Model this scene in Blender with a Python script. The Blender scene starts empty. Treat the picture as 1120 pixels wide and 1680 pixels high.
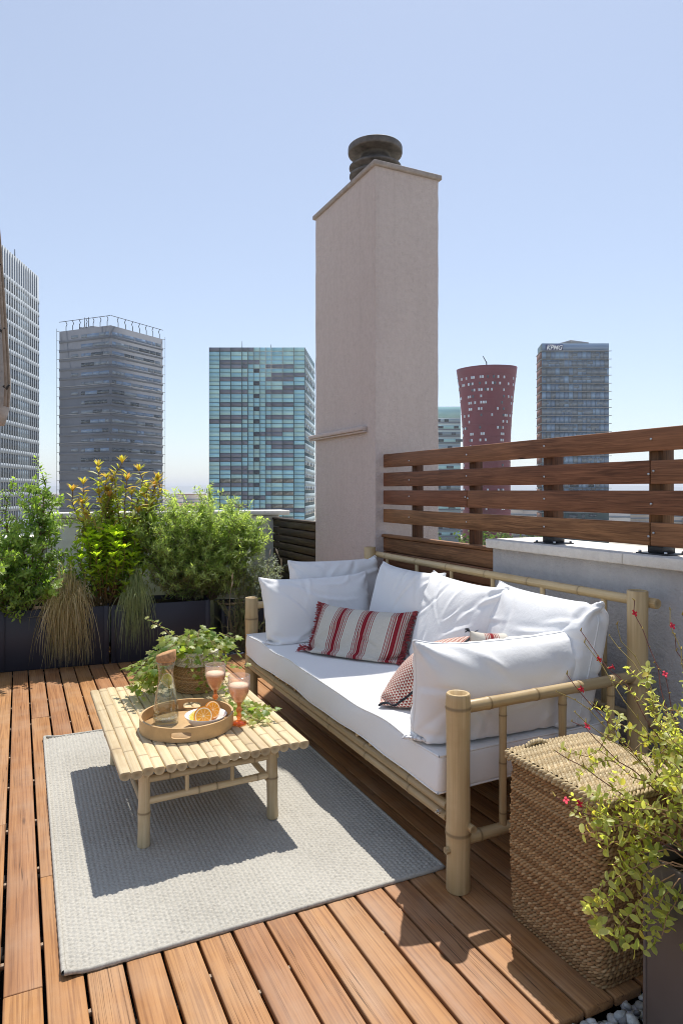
import bpy, bmesh, math, random
import numpy as np
from mathutils import Matrix, Vector, Euler

R = math.radians
SC = bpy.context.scene
COL = SC.collection

# ------------------------------------------------------------------ camera, sky, sun, exposure
YAW = 25.743
cam = bpy.data.cameras.new('camera')
cam.sensor_fit = 'VERTICAL'; cam.sensor_height = 36.0
cam.lens = 36.0 * 1095.0 / 1680.0
cam.shift_y = -36.0 / 1680.0
cam.clip_start = 0.05; cam.clip_end = 30000
cam_o = bpy.data.objects.new('camera', cam); COL.objects.link(cam_o)
cam_o.location = (0, 0, 1.35); cam_o.rotation_euler = (R(90), 0, R(-YAW))
SC.camera = cam_o

SUN = Vector((0.30, 0.385, 1.0)).normalized()
SUN_EL = math.asin(SUN.z); SUN_AZ = math.atan2(SUN.x, SUN.y)
world = bpy.data.worlds.new('World'); SC.world = world; world.use_nodes = True
wn = world.node_tree.nodes; wl = world.node_tree.links
sky = wn.new('ShaderNodeTexSky'); sky.sky_type = 'NISHITA'; sky.sun_disc = False
sky.sun_elevation = SUN_EL; sky.sun_rotation = SUN_AZ
sky.altitude = 50; sky.air_density = 1.0; sky.dust_density = 0.35; sky.ozone_density = 1.5
bg = wn['Background']; bg.inputs['Strength'].default_value = 0.126
veil = wn.new('ShaderNodeMix'); veil.data_type = 'RGBA'; veil.inputs[0].default_value = 0.46
veil.inputs[7].default_value = (2.75, 3.1, 3.9, 1)          # thin bright summer haze over the whole sky
wl.new(sky.outputs[0], veil.inputs[6]); hsv = wn.new('ShaderNodeHueSaturation'); hsv.inputs['Saturation'].default_value = .86
wl.new(veil.outputs[2], hsv.inputs['Color']); wl.new(hsv.outputs[0], bg.inputs['Color'])

sun = bpy.data.lights.new('sun', 'SUN'); sun.energy = 3.9; sun.angle = R(0.53)
sun.color = (1.0, 0.955, 0.88)
sun_o = bpy.data.objects.new('sun', sun); COL.objects.link(sun_o)
sun_o.rotation_euler = SUN.to_track_quat('Z', 'Y').to_euler(); sun_o.location = (6, 8, 20)

SC.view_settings.view_transform = 'Standard'; SC.view_settings.look = 'None'
SC.view_settings.gamma = 1.0; SC.view_settings.use_curve_mapping = False
SC.view_settings.exposure = 0.58
SC.render.engine = 'CYCLES'
SC.cycles.max_bounces = 8; SC.cycles.transparent_max_bounces = 12
SC.cycles.use_denoising = True
SC.cycles.caustics_refractive = False; SC.cycles.caustics_reflective = False
SC.cycles.sample_clamp_indirect = 6.0
SC.cycles.filter_width = 1.0

# ------------------------------------------------------------------ object helpers
def wloc(o):
    v = Vector((0, 0, 0))
    while o is not None:
        v += o.location; o = o.parent
    return v

def tag(o, label=None, cat=None, group=None, kind=None):
    if label: o['label'] = label
    if cat: o['category'] = cat
    if group: o['group'] = group
    if kind: o['kind'] = kind
    return o

def thing(name, loc, label, cat, group=None):
    o = bpy.data.objects.new(name, None); COL.objects.link(o); o.location = loc
    o.empty_display_size = 0.05
    return tag(o, label, cat, group)

class MB:
    """collects geometry in world coordinates; build() links it as one mesh object"""
    def __init__(s):
        s.v = []; s.n = 0; s.fl = []; s.ft = []; s.uv = []; s.col = []; s.hasuv = False; s.hascol = False
    def add(s, v, f, uv=None, col=None):
        v = np.asarray(v, dtype=np.float64).reshape(-1, 3); k = len(v)
        s.v.append(v)
        if isinstance(f, np.ndarray):
            s.fl.append((f + s.n).ravel()); s.ft.append(np.full(len(f), f.shape[1], dtype=np.int64))
        else:
            if len(f):
                s.fl.append(np.array([i + s.n for q in f for i in q], dtype=np.int64))
                s.ft.append(np.array([len(q) for q in f], dtype=np.int64))
        if uv is not None: s.hasuv = True
        s.uv.append(np.zeros((k, 2)) if uv is None else np.asarray(uv, dtype=np.float64))
        if col is not None: s.hascol = True
        s.col.append(np.ones((k, 3)) * .5 if col is None else np.broadcast_to(np.asarray(col, dtype=np.float64), (k, 3)))
        s.n += k
        return s
    def mesh(s, name, off=(0, 0, 0), smooth=True):
        me = bpy.data.meshes.new(name)
        v = np.concatenate(s.v) - np.array(off); fl = np.concatenate(s.fl); ft = np.concatenate(s.ft)
        me.vertices.add(len(v)); me.vertices.foreach_set('co', v.astype(np.float32).ravel())
        me.loops.add(len(fl)); me.loops.foreach_set('vertex_index', fl.astype(np.int32))
        me.polygons.add(len(ft))
        st = np.concatenate([[0], np.cumsum(ft)[:-1]])
        me.polygons.foreach_set('loop_start', st.astype(np.int32))
        if smooth: me.polygons.foreach_set('use_smooth', np.ones(len(ft), dtype=bool))
        if s.hasuv:
            uvl = me.uv_layers.new(name='UVMap'); uv = np.concatenate(s.uv)[fl]
            uvl.data.foreach_set('uv', uv.astype(np.float32).ravel())
        if s.hascol:
            ca = me.color_attributes.new('tint', 'FLOAT_COLOR', 'POINT')
            c = np.concatenate([np.concatenate(s.col), np.ones((len(v), 1))], axis=1)
            ca.data.foreach_set('color', c.astype(np.float32).ravel())
        me.update(calc_edges=True); me.validate()
        return me
    def build(s, name, mat, parent=None, smooth=True, kind=None):
        off = wloc(parent) if parent is not None else Vector((0, 0, 0))
        me = s.mesh(name, off, smooth)
        for m in (mat if isinstance(mat, (list, tuple)) else [mat]): me.materials.append(m)
        o = bpy.data.objects.new(name, me); COL.objects.link(o)
        if parent is not None: o.parent = parent
        if kind: o['kind'] = kind
        return o

def inst(name, me, parent, loc, rot=None, scale=None, world=True):
    o = bpy.data.objects.new(name, me); COL.objects.link(o)
    if parent is not None: o.parent = parent
    o.location = Vector(loc) - (wloc(parent) if (world and parent is not None) else Vector((0, 0, 0)))
    if rot is not None: o.rotation_euler = rot
    if scale is not None: o.scale = scale
    return o

BOXF = [(0, 3, 2, 1), (4, 5, 6, 7), (0, 1, 5, 4), (1, 2, 6, 5), (2, 3, 7, 6), (3, 0, 4, 7)]
def box_v(lo, hi):
    x0, y0, z0 = lo; x1, y1, z1 = hi
    return [(x0, y0, z0), (x1, y0, z0), (x1, y1, z0), (x0, y1, z0), (x0, y0, z1), (x1, y0, z1), (x1, y1, z1), (x0, y1, z1)]

def rbox(lo, hi, b=0.004, seg=1):
    """bevelled box -> verts, faces"""
    bm = bmesh.new(); vs = [bm.verts.new(p) for p in box_v(lo, hi)]
    for f in BOXF: bm.faces.new([vs[i] for i in f])
    if b > 0: bmesh.ops.bevel(bm, geom=list(bm.edges), offset=b, segments=seg, affect='EDGES', profile=0.5)
    bm.verts.index_update()
    v = [tuple(p.co) for p in bm.verts]; f = [tuple(q.index for q in p.verts) for p in bm.faces]
    bm.free(); return v, f

def boxo(name, lo, hi, mat, parent=None, b=0.004, kind=None, seg=1, smooth=False):
    m = MB(); m.add(*rbox(lo, hi, b, seg)); return m.build(name, mat, parent, smooth, kind)

def frame_of(d):
    d = np.asarray(d, float); d = d / np.linalg.norm(d)
    a = np.array([0, 0, 1.0]) if abs(d[2]) < .9 else np.array([1.0, 0, 0])
    x = np.cross(a, d); x /= np.linalg.norm(x); y = np.cross(d, x)
    return x, y, d

def tube(mb, pts, rad, seg=8, cap=True, col=None):
    pts = np.asarray(pts, float); n = len(pts)
    rad = np.broadcast_to(np.asarray(rad, float), (n,))
    t = np.gradient(pts, axis=0); t /= np.linalg.norm(t, axis=1)[:, None] + 1e-12
    x, y, _ = frame_of(t[0]); ang = np.linspace(0, 2 * math.pi, seg, endpoint=False)
    V = []
    for i in range(n):
        x = x - t[i] * np.dot(x, t[i]); x /= np.linalg.norm(x) + 1e-12; y = np.cross(t[i], x)
        V.append(pts[i] + rad[i] * (np.cos(ang)[:, None] * x + np.sin(ang)[:, None] * y))
    V = np.concatenate(V)
    i = np.arange(n - 1)[:, None] * seg; j = np.arange(seg)[None, :]; k = (j + 1) % seg
    F = np.stack([i + j, i + k, i + seg + k, i + seg + j], axis=-1).reshape(-1, 4)
    mb.add(V, F, col=col)
    if cap:
        mb.add(V[:seg], [tuple(range(seg))[::-1]], col=col); mb.add(V[-seg:], [tuple(range(seg))], col=col)

def lathe(mb, prof, seg=32, c=(0, 0, 0), col=None, closed=False, fn=None):
    prof = np.asarray(prof, float); n = len(prof); a = np.linspace(0, 2 * math.pi, seg, endpoint=False)
    rr = prof[:, 0][:, None] * np.ones(seg); zz = prof[:, 1][:, None] * np.ones(seg)
    if fn is not None: rr, zz = fn(rr, zz, a[None, :])
    V = np.stack([rr * np.cos(a) + c[0], rr * np.sin(a) + c[1], zz + c[2]], -1).reshape(-1, 3)
    m = n if closed else n - 1
    i = (np.arange(m)[:, None]) * seg; i2 = ((np.arange(m)[:, None] + 1) % n) * seg
    j = np.arange(seg)[None, :]; k = (j + 1) % seg
    F = np.stack([i + j, i + k, i2 + k, i2 + j], -1).reshape(-1, 4)
    mb.add(V, F, col=col)

# ------------------------------------------------------------------ material helpers
class NT:
    def __init__(s, name):
        s.m = bpy.data.materials.new(name); s.m.use_nodes = True
        s.t = s.m.node_tree; s.b = s.t.nodes['Principled BSDF']; s.o = s.t.nodes['Material Output']
    def n(s, typ, **kw):
        x = s.t.nodes.new(typ)
        for k, v in kw.items():
            if hasattr(x, k) and not k.startswith('i_'): setattr(x, k, v)
        return x
    def L(s, a, b): s.t.links.new(a, b)
    def coord(s, which='Object'): return s.n('ShaderNodeTexCoord').outputs[which]
    def mapp(s, vec, scale=(1, 1, 1), loc=(0, 0, 0), rot=(0, 0, 0)):
        x = s.n('ShaderNodeMapping'); s.L(vec, x.inputs[0])
        x.inputs['Scale'].default_value = scale; x.inputs['Location'].default_value = loc; x.inputs['Rotation'].default_value = rot
        return x.outputs[0]
    def noise(s, vec, scale=5, detail=4, rough=.5, dist=0):
        x = s.n('ShaderNodeTexNoise'); s.L(vec, x.inputs['Vector'])
        x.inputs['Scale'].default_value = scale; x.inputs['Detail'].default_value = detail
        x.inputs['Roughness'].default_value = rough; x.inputs['Distortion'].default_value = dist
        return x.outputs['Fac']
    def voro(s, vec, scale=5, feature='F1', out='Distance', rand=1):
        x = s.n('ShaderNodeTexVoronoi', feature=feature); s.L(vec, x.inputs['Vector']); x.inputs['Scale'].default_value = scale
        x.inputs['Randomness'].default_value = rand
        return x.outputs[out]
    def ramp(s, fac, stops, interp='LINEAR'):
        x = s.n('ShaderNodeValToRGB'); s.L(fac, x.inputs[0]); e = x.color_ramp; e.interpolation = interp
        while len(e.elements) < len(stops): e.elements.new(.5)
        for q, (p, c) in zip(e.elements, stops):
            q.position = p; q.color = (c, c, c, 1) if isinstance(c, (int, float)) else (*c, 1)
        return x.outputs[0]
    def mix(s, fac, a, b, typ='MIX'):
        x = s.n('ShaderNodeMix', data_type='RGBA', blend_type=typ)
        for sock, v in ((x.inputs[0], fac), (x.inputs[6], a), (x.inputs[7], b)):
            if hasattr(v, 'is_linked'): s.L(v, sock)
            elif isinstance(v, (int, float)): sock.default_value = v
            else: sock.default_value = (*v, 1)
        return x.outputs[2]
    def math(s, op, a, b=None):
        x = s.n('ShaderNodeMath', operation=op)
        for sock, v in ((x.inputs[0], a), (x.inputs[1], b)):
            if v is None: continue
            if hasattr(v, 'is_linked'): s.L(v, sock)
            else: sock.default_value = v
        return x.outputs[0]
    def sep(s, vec):
        x = s.n('ShaderNodeSeparateXYZ'); s.L(vec, x.inputs[0]); return x.outputs
    def comb(s, x, y, z):
        q = s.n('ShaderNodeCombineXYZ')
        for sock, v in zip(q.inputs, (x, y, z)):
            if hasattr(v, 'is_linked'): s.L(v, sock)
            else: sock.default_value = v
        return q.outputs[0]
    def rnd(s): return s.n('ShaderNodeObjectInfo').outputs['Random']
    def vadd(s, a, b):
        x = s.n('ShaderNodeVectorMath', operation='ADD'); s.L(a, x.inputs[0]); s.L(b, x.inputs[1]); return x.outputs[0]
    def bump(s, h, strength=.3, dist=.01, nrm=None):
        x = s.n('ShaderNodeBump'); s.L(h, x.inputs['Height']); x.inputs['Strength'].default_value = strength
        x.inputs['Distance'].default_value = dist
        if nrm is not None: s.L(nrm, x.inputs['Normal'])
        s.L(x.outputs[0], s.b.inputs['Normal']); return x.outputs[0]
    def attr(s, name='tint'):
        x = s.n('ShaderNodeAttribute'); x.attribute_name = name; return x.outputs['Color']
    def base(s, c, rough=.6, spec=.5, metal=0):
        if hasattr(c, 'is_linked'): s.L(c, s.b.inputs['Base Color'])
        else: s.b.inputs['Base Color'].default_value = (*c, 1)
        if hasattr(rough, 'is_linked'): s.L(rough, s.b.inputs['Roughness'])
        else: s.b.inputs['Roughness'].default_value = rough
        s.b.inputs['Specular IOR Level'].default_value = spec; s.b.inputs['Metallic'].default_value = metal
        return s

MT = {}
def plain(name, c, rough=.6, spec=.4, metal=0, var=.12, scale=8, bump=0):
    q = NT(name); co = q.coord()
    nz = q.noise(co, scale, 5, .6)
    dk = tuple(x * (1 - var) for x in c); lt = tuple(min(1, x * (1 + var)) for x in c)
    q.base(q.ramp(nz, [(.3, dk), (.7, lt)]), rough, spec, metal)
    if bump: q.bump(q.noise(co, scale * 12, 4, .6), bump, .004)
    MT[name] = q.m; return q.m

def wood_deck():
    q = NT('deck_wood'); co = q.coord(); rn = q.rnd()
    off = q.comb(q.math('MULTIPLY', rn, 37.0), q.math('MULTIPLY', rn, 91.0), 0)
    v = q.vadd(co, off)
    g1 = q.noise(q.mapp(v, (26, 1.1, 26)), 1.0, 6, .62, .6)
    g2 = q.noise(q.mapp(v, (150, 3.0, 150)), 1.0, 3, .5)
    blot = q.noise(v, 3.1, 4, .6)
    c = q.ramp(g1, [(.25, (.275, .125, .046)), (.5, (.355, .172, .066)), (.78, (.425, .222, .090))])
    c = q.mix(q.ramp(g2, [(.36, .7), (.54, 0)]), c, (.19, .082, .032))
    c = q.mix(q.ramp(blot, [(.45, 0), (.75, .55)]), c, (.40, .27, .17))
    hs = q.n('ShaderNodeHueSaturation'); q.L(c, hs.inputs['Color'])
    q.L(q.math('ADD', q.math('MULTIPLY', rn, .18), .90), hs.inputs['Value'])
    q.L(q.math('ADD', q.math('MULTIPLY', rn, .008), .494), hs.inputs['Hue'])
    # long drying cracks
    cr = q.noise(q.mapp(v, (60, .55, 60)), 1.0, 2, .5, .3)
    crk = q.ramp(cr, [(.492, 0), (.502, 1), (.512, 0)])
    msk = q.ramp(q.noise(q.mapp(v, (9, 1.6, 9)), 1, 2, .5), [(.47, 0), (.55, 1)])
    crm = q.math('MULTIPLY', crk, msk)
    c2 = q.mix(crm, hs.outputs[0], (.05, .022, .01))
    kn = q.voro(q.mapp(v, (9, 1.6, 1)), 1.0)
    c2 = q.mix(q.ramp(kn, [(.03, .85), (.075, 0)]), c2, (.10, .045, .02))
    q.base(c2, q.ramp(g1, [(.3, .5), (.7, .66)]), .3)
    h = q.math('SUBTRACT', q.math('MULTIPLY', g2, .4), crm)
    q.bump(h, .35, .002); MT['deck'] = q.m

def wood_dark(name, a, b, axis='Y', grey=.0):
    q = NT(name); co = q.coord(); rn = q.rnd()
    v = q.vadd(co, q.comb(q.math('MULTIPLY', rn, 53.0), q.math('MULTIPLY', rn, 17.0), q.math('MULTIPLY', rn, 9.0)))
    lo_, hi_ = ((1, .05, 1), (1, .03, 1)) if axis == 'Y' else ((1, 1, .05), (1, 1, .03))
    wob = q.noise(v, 3.0, 2, .5)
    vw = q.vadd(v, q.comb(0, 0, q.math('MULTIPLY', wob, .03)) if axis == 'Y' else q.comb(q.math('MULTIPLY', wob, .03), 0, 0))
    g1 = q.noise(q.mapp(vw, tuple(x * 46 for x in lo_)), 1.0, 5, .7, .5)
    g2 = q.noise(q.mapp(vw, tuple(x * 190 for x in hi_)), 1.0, 3, .6)
    big = q.noise(q.mapp(v, (1.2, 1.2, 1.2)), 1.0, 3, .5)
    mid = tuple(x * .6 + y * .4 for x, y in zip(a, b))
    c = q.ramp(g1, [(.30, a), (.5, mid), (.72, b)])
    c = q.mix(q.ramp(g2, [(.38, .6), (.56, 0)]), c, tuple(x * .45 for x in a))
    c = q.mix(q.ramp(big, [(.42, 0), (.68, .45)]), c, tuple(x * 1.25 for x in b))
    kn = q.voro(q.mapp(v, (3, 2.0, 6) if axis == 'Y' else (6, 3, 2)), 1.0)
    c = q.mix(q.ramp(kn, [(.035, 1), (.085, 0)]), c, tuple(x * .2 for x in a))
    hs = q.n('ShaderNodeHueSaturation'); q.L(c, hs.inputs['Color'])
    q.L(q.math('ADD', q.math('MULTIPLY', rn, .45), .78), hs.inputs['Value']); q.L(q.math('ADD', q.math('MULTIPLY', rn, .02), .49), hs.inputs['Hue'])
    q.base(hs.outputs[0], .62, .25)
    q.bump(g2, .3, .002); MT[name] = q.m

def bamboo(name, lo, hi, stain, rough=.42):
    q = NT(name); uv = q.n('ShaderNodeUVMap').outputs[0]; rn = q.rnd()
    v = q.vadd(uv, q.comb(q.math('MULTIPLY', rn, 31.0), q.math('MULTIPLY', rn, 77.0), 0))
    st = q.noise(q.mapp(v, (9, 2.2, 1)), 1.0, 5, .6, .4)
    bl = q.noise(q.mapp(v, (1.5, 7, 1)), 1.0, 3, .55)
    fine = q.noise(q.mapp(v, (40, 3, 1)), 1.0, 3, .5)
    c = q.ramp(st, [(.3, lo), (.7, hi)])
    c = q.mix(q.ramp(bl, [(.5, 0), (.8, .6)]), c, stain)
    c = q.mix(q.ramp(fine, [(.5, 0), (.8, .35)]), c, tuple(x * .7 for x in stain))
    nd = q.sep(q.attr('tint'))[0]          # scars at the nodes of the cane
    c = q.mix(q.math('MULTIPLY', nd, .75), c, tuple(x * .42 for x in stain))
    hs = q.n('ShaderNodeHueSaturation'); q.L(c, hs.inputs['Color'])
    q.L(q.math('ADD', q.math('MULTIPLY', rn, .40), .77), hs.inputs['Value'])
    q.base(hs.outputs[0], rough, .45); q.bump(st, .12, .003); MT[name] = q.m

def stucco(name, a, b, scale=160, strength=.6, streak=0, blot=(0, 0, 0), runs=None):
    q = NT(name); co = q.coord()
    n1 = q.noise(co, scale * .16, 6, .7)
    c = q.ramp(n1, [(.3, a), (.7, b)])
    if streak:
        s1 = q.noise(q.mapp(co, (10, 10, .8)), 1.0, 6, .7)
        c = q.mix(q.ramp(s1, [(.5, 0), (.75, streak * .7)]), c, blot)
        s2 = q.noise(q.mapp(co, (5, 5, 1.6)), 1.0, 6, .7)
        c = q.mix(q.ramp(s2, [(.52, 0), (.8, streak)]), c, tuple(min(1, x * 1.2) for x in a))
    if runs:                                     # rain runs of dirt that start under the cap
        zz = q.sep(co)[2]; up = q.n('ShaderNodeMapRange'); q.L(zz, up.inputs[0]); up.inputs[1].default_value = runs[0]; up.inputs[2].default_value = runs[1]
        s3 = q.noise(q.mapp(co, (15, 15, .30)), 1.0, 5, .65)
        c = q.mix(q.math('MULTIPLY', q.ramp(s3, [(.54, 0), (.74, .38)]), up.outputs[0]), c, (.27, .215, .195))
        hc = q.noise(q.mapp(co, (3.2, 3.2, 2.0)), 1.0, 6, .7, 1.5)
        c = q.mix(q.ramp(hc, [(.496, 0), (.5, .55), (.504, 0)]), c, (.30, .25, .23))
    q.base(c, .92, .15)
    h = q.math('ADD', q.noise(co, scale, 3, .6), q.math('MULTIPLY', q.noise(co, scale * .35, 2, .5), 1.0))
    q.bump(h, strength, .006); MT[name] = q.m

def leafmat(name, rough=.45, trans=.45, spec=.4):
    q = NT(name); c = q.attr('tint'); co = q.coord()
    nz = q.noise(co, 60, 2, .5)
    c2 = q.mix(q.ramp(nz, [(.35, .25), (.65, 0)]), c, (.03, .05, .012))
    q.base(c2, rough, spec)
    tr = q.n('ShaderNodeBsdfTranslucent')
    tc = q.mix(1.0, c2, (1.95, 2.0, .85), 'MULTIPLY'); q.L(tc, tr.inputs['Color'])
    mx = q.n('ShaderNodeMixShader'); mx.inputs[0].default_value = trans
    q.L(q.b.outputs[0], mx.inputs[1]); q.L(tr.outputs[0], mx.inputs[2]); q.L(mx.outputs[0], q.o.inputs[0])
    MT[name] = q.m; return q.m

def tinted(name, rough=.7, spec=.3):
    q = NT(name); q.base(q.attr('tint'), rough, spec); MT[name] = q.m; return q.m

def glassy(name, c, rough=.12, spec=.8, metal=0.0, var=.1):
    q = NT(name); rn = q.rnd()
    hs = q.n('ShaderNodeHueSaturation'); hs.inputs['Color'].default_value = (*c, 1)
    q.L(q.math('ADD', q.math('MULTIPLY', rn, 2 * var), 1 - var), hs.inputs['Value'])
    q.base(hs.outputs[0], rough, spec, metal); MT[name] = q.m; return q.m

wood_deck()
wood_dark('fence_wood', (.115, .046, .022), (.30, .138, .068))
wood_dark('post_wood', (.06, .028, .012), (.19, .09, .04), 'Z')
wood_dark('slat_wood', (.035, .024, .015), (.10, .07, .042))
plain('tray_wood', (.50, .325, .155), .5, .35, 0, .16, 16, .1)
bamboo('bamboo', (.47, .335, .165), (.60, .455, .255), (.38, .235, .095))
bamboo('bamboo_pale', (.50, .385, .215), (.64, .515, .325), (.40, .265, .125), .5)
stucco('chimney_plaster', (.51, .435, .41), (.585, .507, .48), 190, .8, .32, (.40, .325, .30), (2.3, 3.75))
stucco('wall_plaster', (.40, .385, .385), (.49, .475, .47), 70, 1.0, .25, (.36, .34, .34))
stucco('back_plaster', (.62, .60, .57), (.72, .70, .66), 90, .4, .3, (.50, .48, .45))
stucco('coping_stone', (.60, .57, .53), (.74, .71, .66), 120, .5)
stucco('chimney_cap', (.27, .23, .21), (.40, .35, .32), 150, .5)
leafmat('leaf', .42, .55); leafmat('leaf_matte', .7, .35, .2); leafmat('grass_blade', .6, .4, .25)
tinted('bark', .85, .2); tinted('petal', .6, .3)
plain('steel', (.55, .56, .58), .3, .5, 1, .1, 30)
plain('dark_metal', (.035, .037, .042), .45, .5, .3, .2, 20)
plain('navy_planter', (.022, .024, .036), .5, .4, 0, .12, 3, .05)
plain('brown_planter', (.105, .082, .072), .55, .35, 0, .08, 2, .05)
plain('soil', (.035, .024, .016), .95, .1, 0, .5, 40, .6)
plain('substrate', (.035, .03, .028), .95, .1, 0, .3, 6)
plain('clip', (.30, .22, .15), .6, .3, 0, .1, 9)
plain('ceramic_dark', (.095, .084, .076), .55, .4, 0, .6, 14, .35)
plain('cork', (.46, .26, .13), .9, .2, 0, .35, 90, .4)
plain('porcelain', (.83, .82, .80), .18, .5, 0, .02, 4)
plain('canvas', (.50, .47, .44), .95, .1, 0, .15, 60, .5)
plain('binding', (.33, .26, .20), .85, .2, 0, .2, 40)
plain('cream_band', (.72, .68, .58), .9, .15, 0, .1, 60, .4)

def fabric(name, c, bump=.15, scale=900):
    q = NT(name); co = q.coord()
    n1 = q.noise(co, 3.0, 3, .5)
    q.base(q.ramp(n1, [(.3, tuple(x * .96 for x in c)), (.7, c)]), .88, .2)
    q.b.inputs['Sheen Weight'].default_value = .15
    h = q.math('ADD', q.math('MULTIPLY', q.noise(co, 26, 4, .6, .8), 2.2), q.math('MULTIPLY', q.noise(co, scale, 2, .5), .25))
    q.bump(h, bump, .006); MT[name] = q.m
fabric('white_fabric', (.80, .80, .80))
fabric('seat_fabric', (.79, .785, .775), .10)

def striped(name, cs, cream, red):
    q = NT(name); uv = q.n('ShaderNodeUVMap').outputs[0]; u = q.sep(uv)[0]
    t = None
    for c in cs:
        d = q.math('ABSOLUTE', q.math('SUBTRACT', u, c))
        t = d if t is None else q.math('MINIMUM', t, d)
    st = [(0, 1), (.017, 0), (.027, 1), (.036, 0), (.046, 1), (.054, 0), (.064, 1), (.071, 0)]
    m = q.ramp(t, st, 'CONSTANT')
    wv = q.noise(q.mapp(uv, (420, 30, 1)), 1, 2, .5); wv2 = q.noise(q.mapp(uv, (30, 300, 1)), 1, 2, .5)
    w = q.math('ADD', q.math('MULTIPLY', wv, .5), q.math('MULTIPLY', wv2, .5))
    a = q.ramp(w, [(.35, tuple(x * .8 for x in cream)), (.65, cream)])
    b = q.ramp(w, [(.35, tuple(x * .7 for x in red)), (.65, red)])
    q.base(q.mix(m, a, b), .9, .15); q.bump(w, .25, .002); MT[name] = q.m
striped('stripe_fabric', (.045, .335, .60, .90), (.60, .57, .50), (.28, .022, .032))
striped('stripe_fabric_small', (.25, .75), (.62, .58, .50), (.25, .02, .025))

def tri_fabric():
    q = NT('triangle_fabric'); uv = q.n('ShaderNodeUVMap').outputs[0]
    s = q.sep(q.mapp(uv, (34, 34, 1)))
    fy = q.math('FRACT', s[1]); row = q.math('FLOOR', s[1])
    x = q.math('FRACT', q.math('ADD', s[0], q.math('MULTIPLY', row, .5)))
    d = q.math('MULTIPLY', q.math('ABSOLUTE', q.math('SUBTRACT', x, .5)), 2.0)
    m = q.math('LESS_THAN', d, q.math('SUBTRACT', .97, fy))
    nz = q.noise(q.mapp(uv, (200, 200, 1)), 1, 2, .5)
    q.base(q.mix(m, q.ramp(nz, [(.3, (.58, .50, .42)), (.7, (.68, .61, .53))]), q.ramp(nz, [(.3, (.20, .025, .02)), (.7, (.30, .045, .035))])), .9, .15)
    q.bump(nz, .25, .002); MT['triangle_fabric'] = q.m
tri_fabric()

def rugmat():
    q = NT('rug_yarn'); co = q.coord()
    n1 = q.noise(co, 130, 3, .6); n2 = q.noise(co, 2.5, 3, .5)
    f = q.math('ADD', q.math('MULTIPLY', n1, .7), q.math('MULTIPLY', n2, .3))
    q.base(q.ramp(f, [(.32, (.295, .278, .242)), (.5, (.40, .38, .335)), (.68, (.48, .46, .41))]), .95, .1)
    q.bump(q.noise(co, 700, 2, .5), .3, .001); MT['rug'] = q.m
rugmat()
tinted('wicker', .8, .2)
plain('wicker_core', (.10, .062, .03), .95, .1, 0, .3, 20)
plain('red_fringe', (.33, .07, .075), .95, .1, 0, .4, 60)
plain('dark_piping', (.03, .033, .04), .9, .1, 0, .2, 60)

def fruit(name, pulp, lt, nseg, R0):
    q = NT(name); co = q.coord('Object'); s = q.sep(co)
    r = q.math('SQRT', q.math('ADD', q.math('POWER', q.math('ABSOLUTE', s[0]), 2.0), q.math('POWER', q.math('ABSOLUTE', s[1]), 2.0)))
    a = q.math('MULTIPLY', q.math('ARCTAN2', s[1], s[0]), nseg / (2 * math.pi))
    fa = q.math('ABSOLUTE', q.math('SUBTRACT', q.math('FRACT', a), .5))
    w = q.math('MULTIPLY', fa, q.math('MULTIPLY', r, 1 / R0))
    line = q.ramp(w, [(.02, 1), (.045, 0)])
    nz = q.noise(co, 420, 3, .6)
    c = q.ramp(nz, [(.35, tuple(x * .75 for x in pulp)), (.65, lt)])
    c = q.mix(q.math('MULTIPLY', line, .7), c, (.85, .66, .36))
    rr = q.math('MULTIPLY', r, 1 / R0)
    c = q.mix(q.ramp(rr, [(.05, 1), (.10, 0)]), c, (.85, .7, .42))
    c = q.mix(q.ramp(rr, [(.83, 0), (.87, 1)]), c, (.86, .72, .46))
    c = q.mix(q.ramp(rr, [(.94, 0), (.965, 1)]), c, pulp)
    q.base(c, .25, .5); q.b.inputs['Subsurface Weight'].default_value = 0
    q.bump(nz, .3, .001); MT[name] = q.m
fruit('orange_pulp', (.80, .27, .015), (.90, .42, .04), 10, .036)
fruit('lemon_pulp', (.72, .52, .03), (.85, .70, .12), 9, .028)
plain('orange_peel', (.78, .26, .012), .4, .5, 0, .1, 60, .2)
plain('lemon_peel', (.74, .50, .02), .4, .5, 0, .1, 60, .2)

def clearglass(name, tint=(1, 1, 1), ior=1.45, rough=0.0, mixin=0.0):
    """thin-walled glass: fresnel-weighted mirror over straight transmission"""
    q = NT(name); q.t.nodes.remove(q.b)
    tr = q.n('ShaderNodeBsdfTransparent'); tr.inputs[0].default_value = (*tint, 1)
    gl = q.n('ShaderNodeBsdfGlossy'); gl.inputs['Roughness'].default_value = rough + .02
    fr = q.n('ShaderNodeLayerWeight'); fr.inputs[0].default_value = .5
    rf = q.math('ADD', q.math('MULTIPLY', q.math('POWER', fr.outputs['Facing'], 2.6), .85), ((ior - 1) / (ior + 1)) ** 2)
    mx = q.n('ShaderNodeMixShader'); q.L(rf, mx.inputs[0]); q.L(tr.outputs[0], mx.inputs[1]); q.L(gl.outputs[0], mx.inputs[2])
    out = mx.outputs[0]
    if mixin:
        df = q.n('ShaderNodeBsdfTranslucent'); df.inputs[0].default_value = (*tint, 1)
        m2 = q.n('ShaderNodeMixShader'); m2.inputs[0].default_value = mixin; q.L(out, m2.inputs[1]); q.L(df.outputs[0], m2.inputs[2]); out = m2.outputs[0]
    q.L(out, q.o.inputs[0]); MT[name] = q.m
clearglass('clear_glass', (.94, .965, .96), 1.5)
clearglass('pink_glass', (.97, .87, .81), 1.5, .05, .12)
clearglass('amber_glass', (.93, .52, .28), 1.6, .05, .30)
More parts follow.
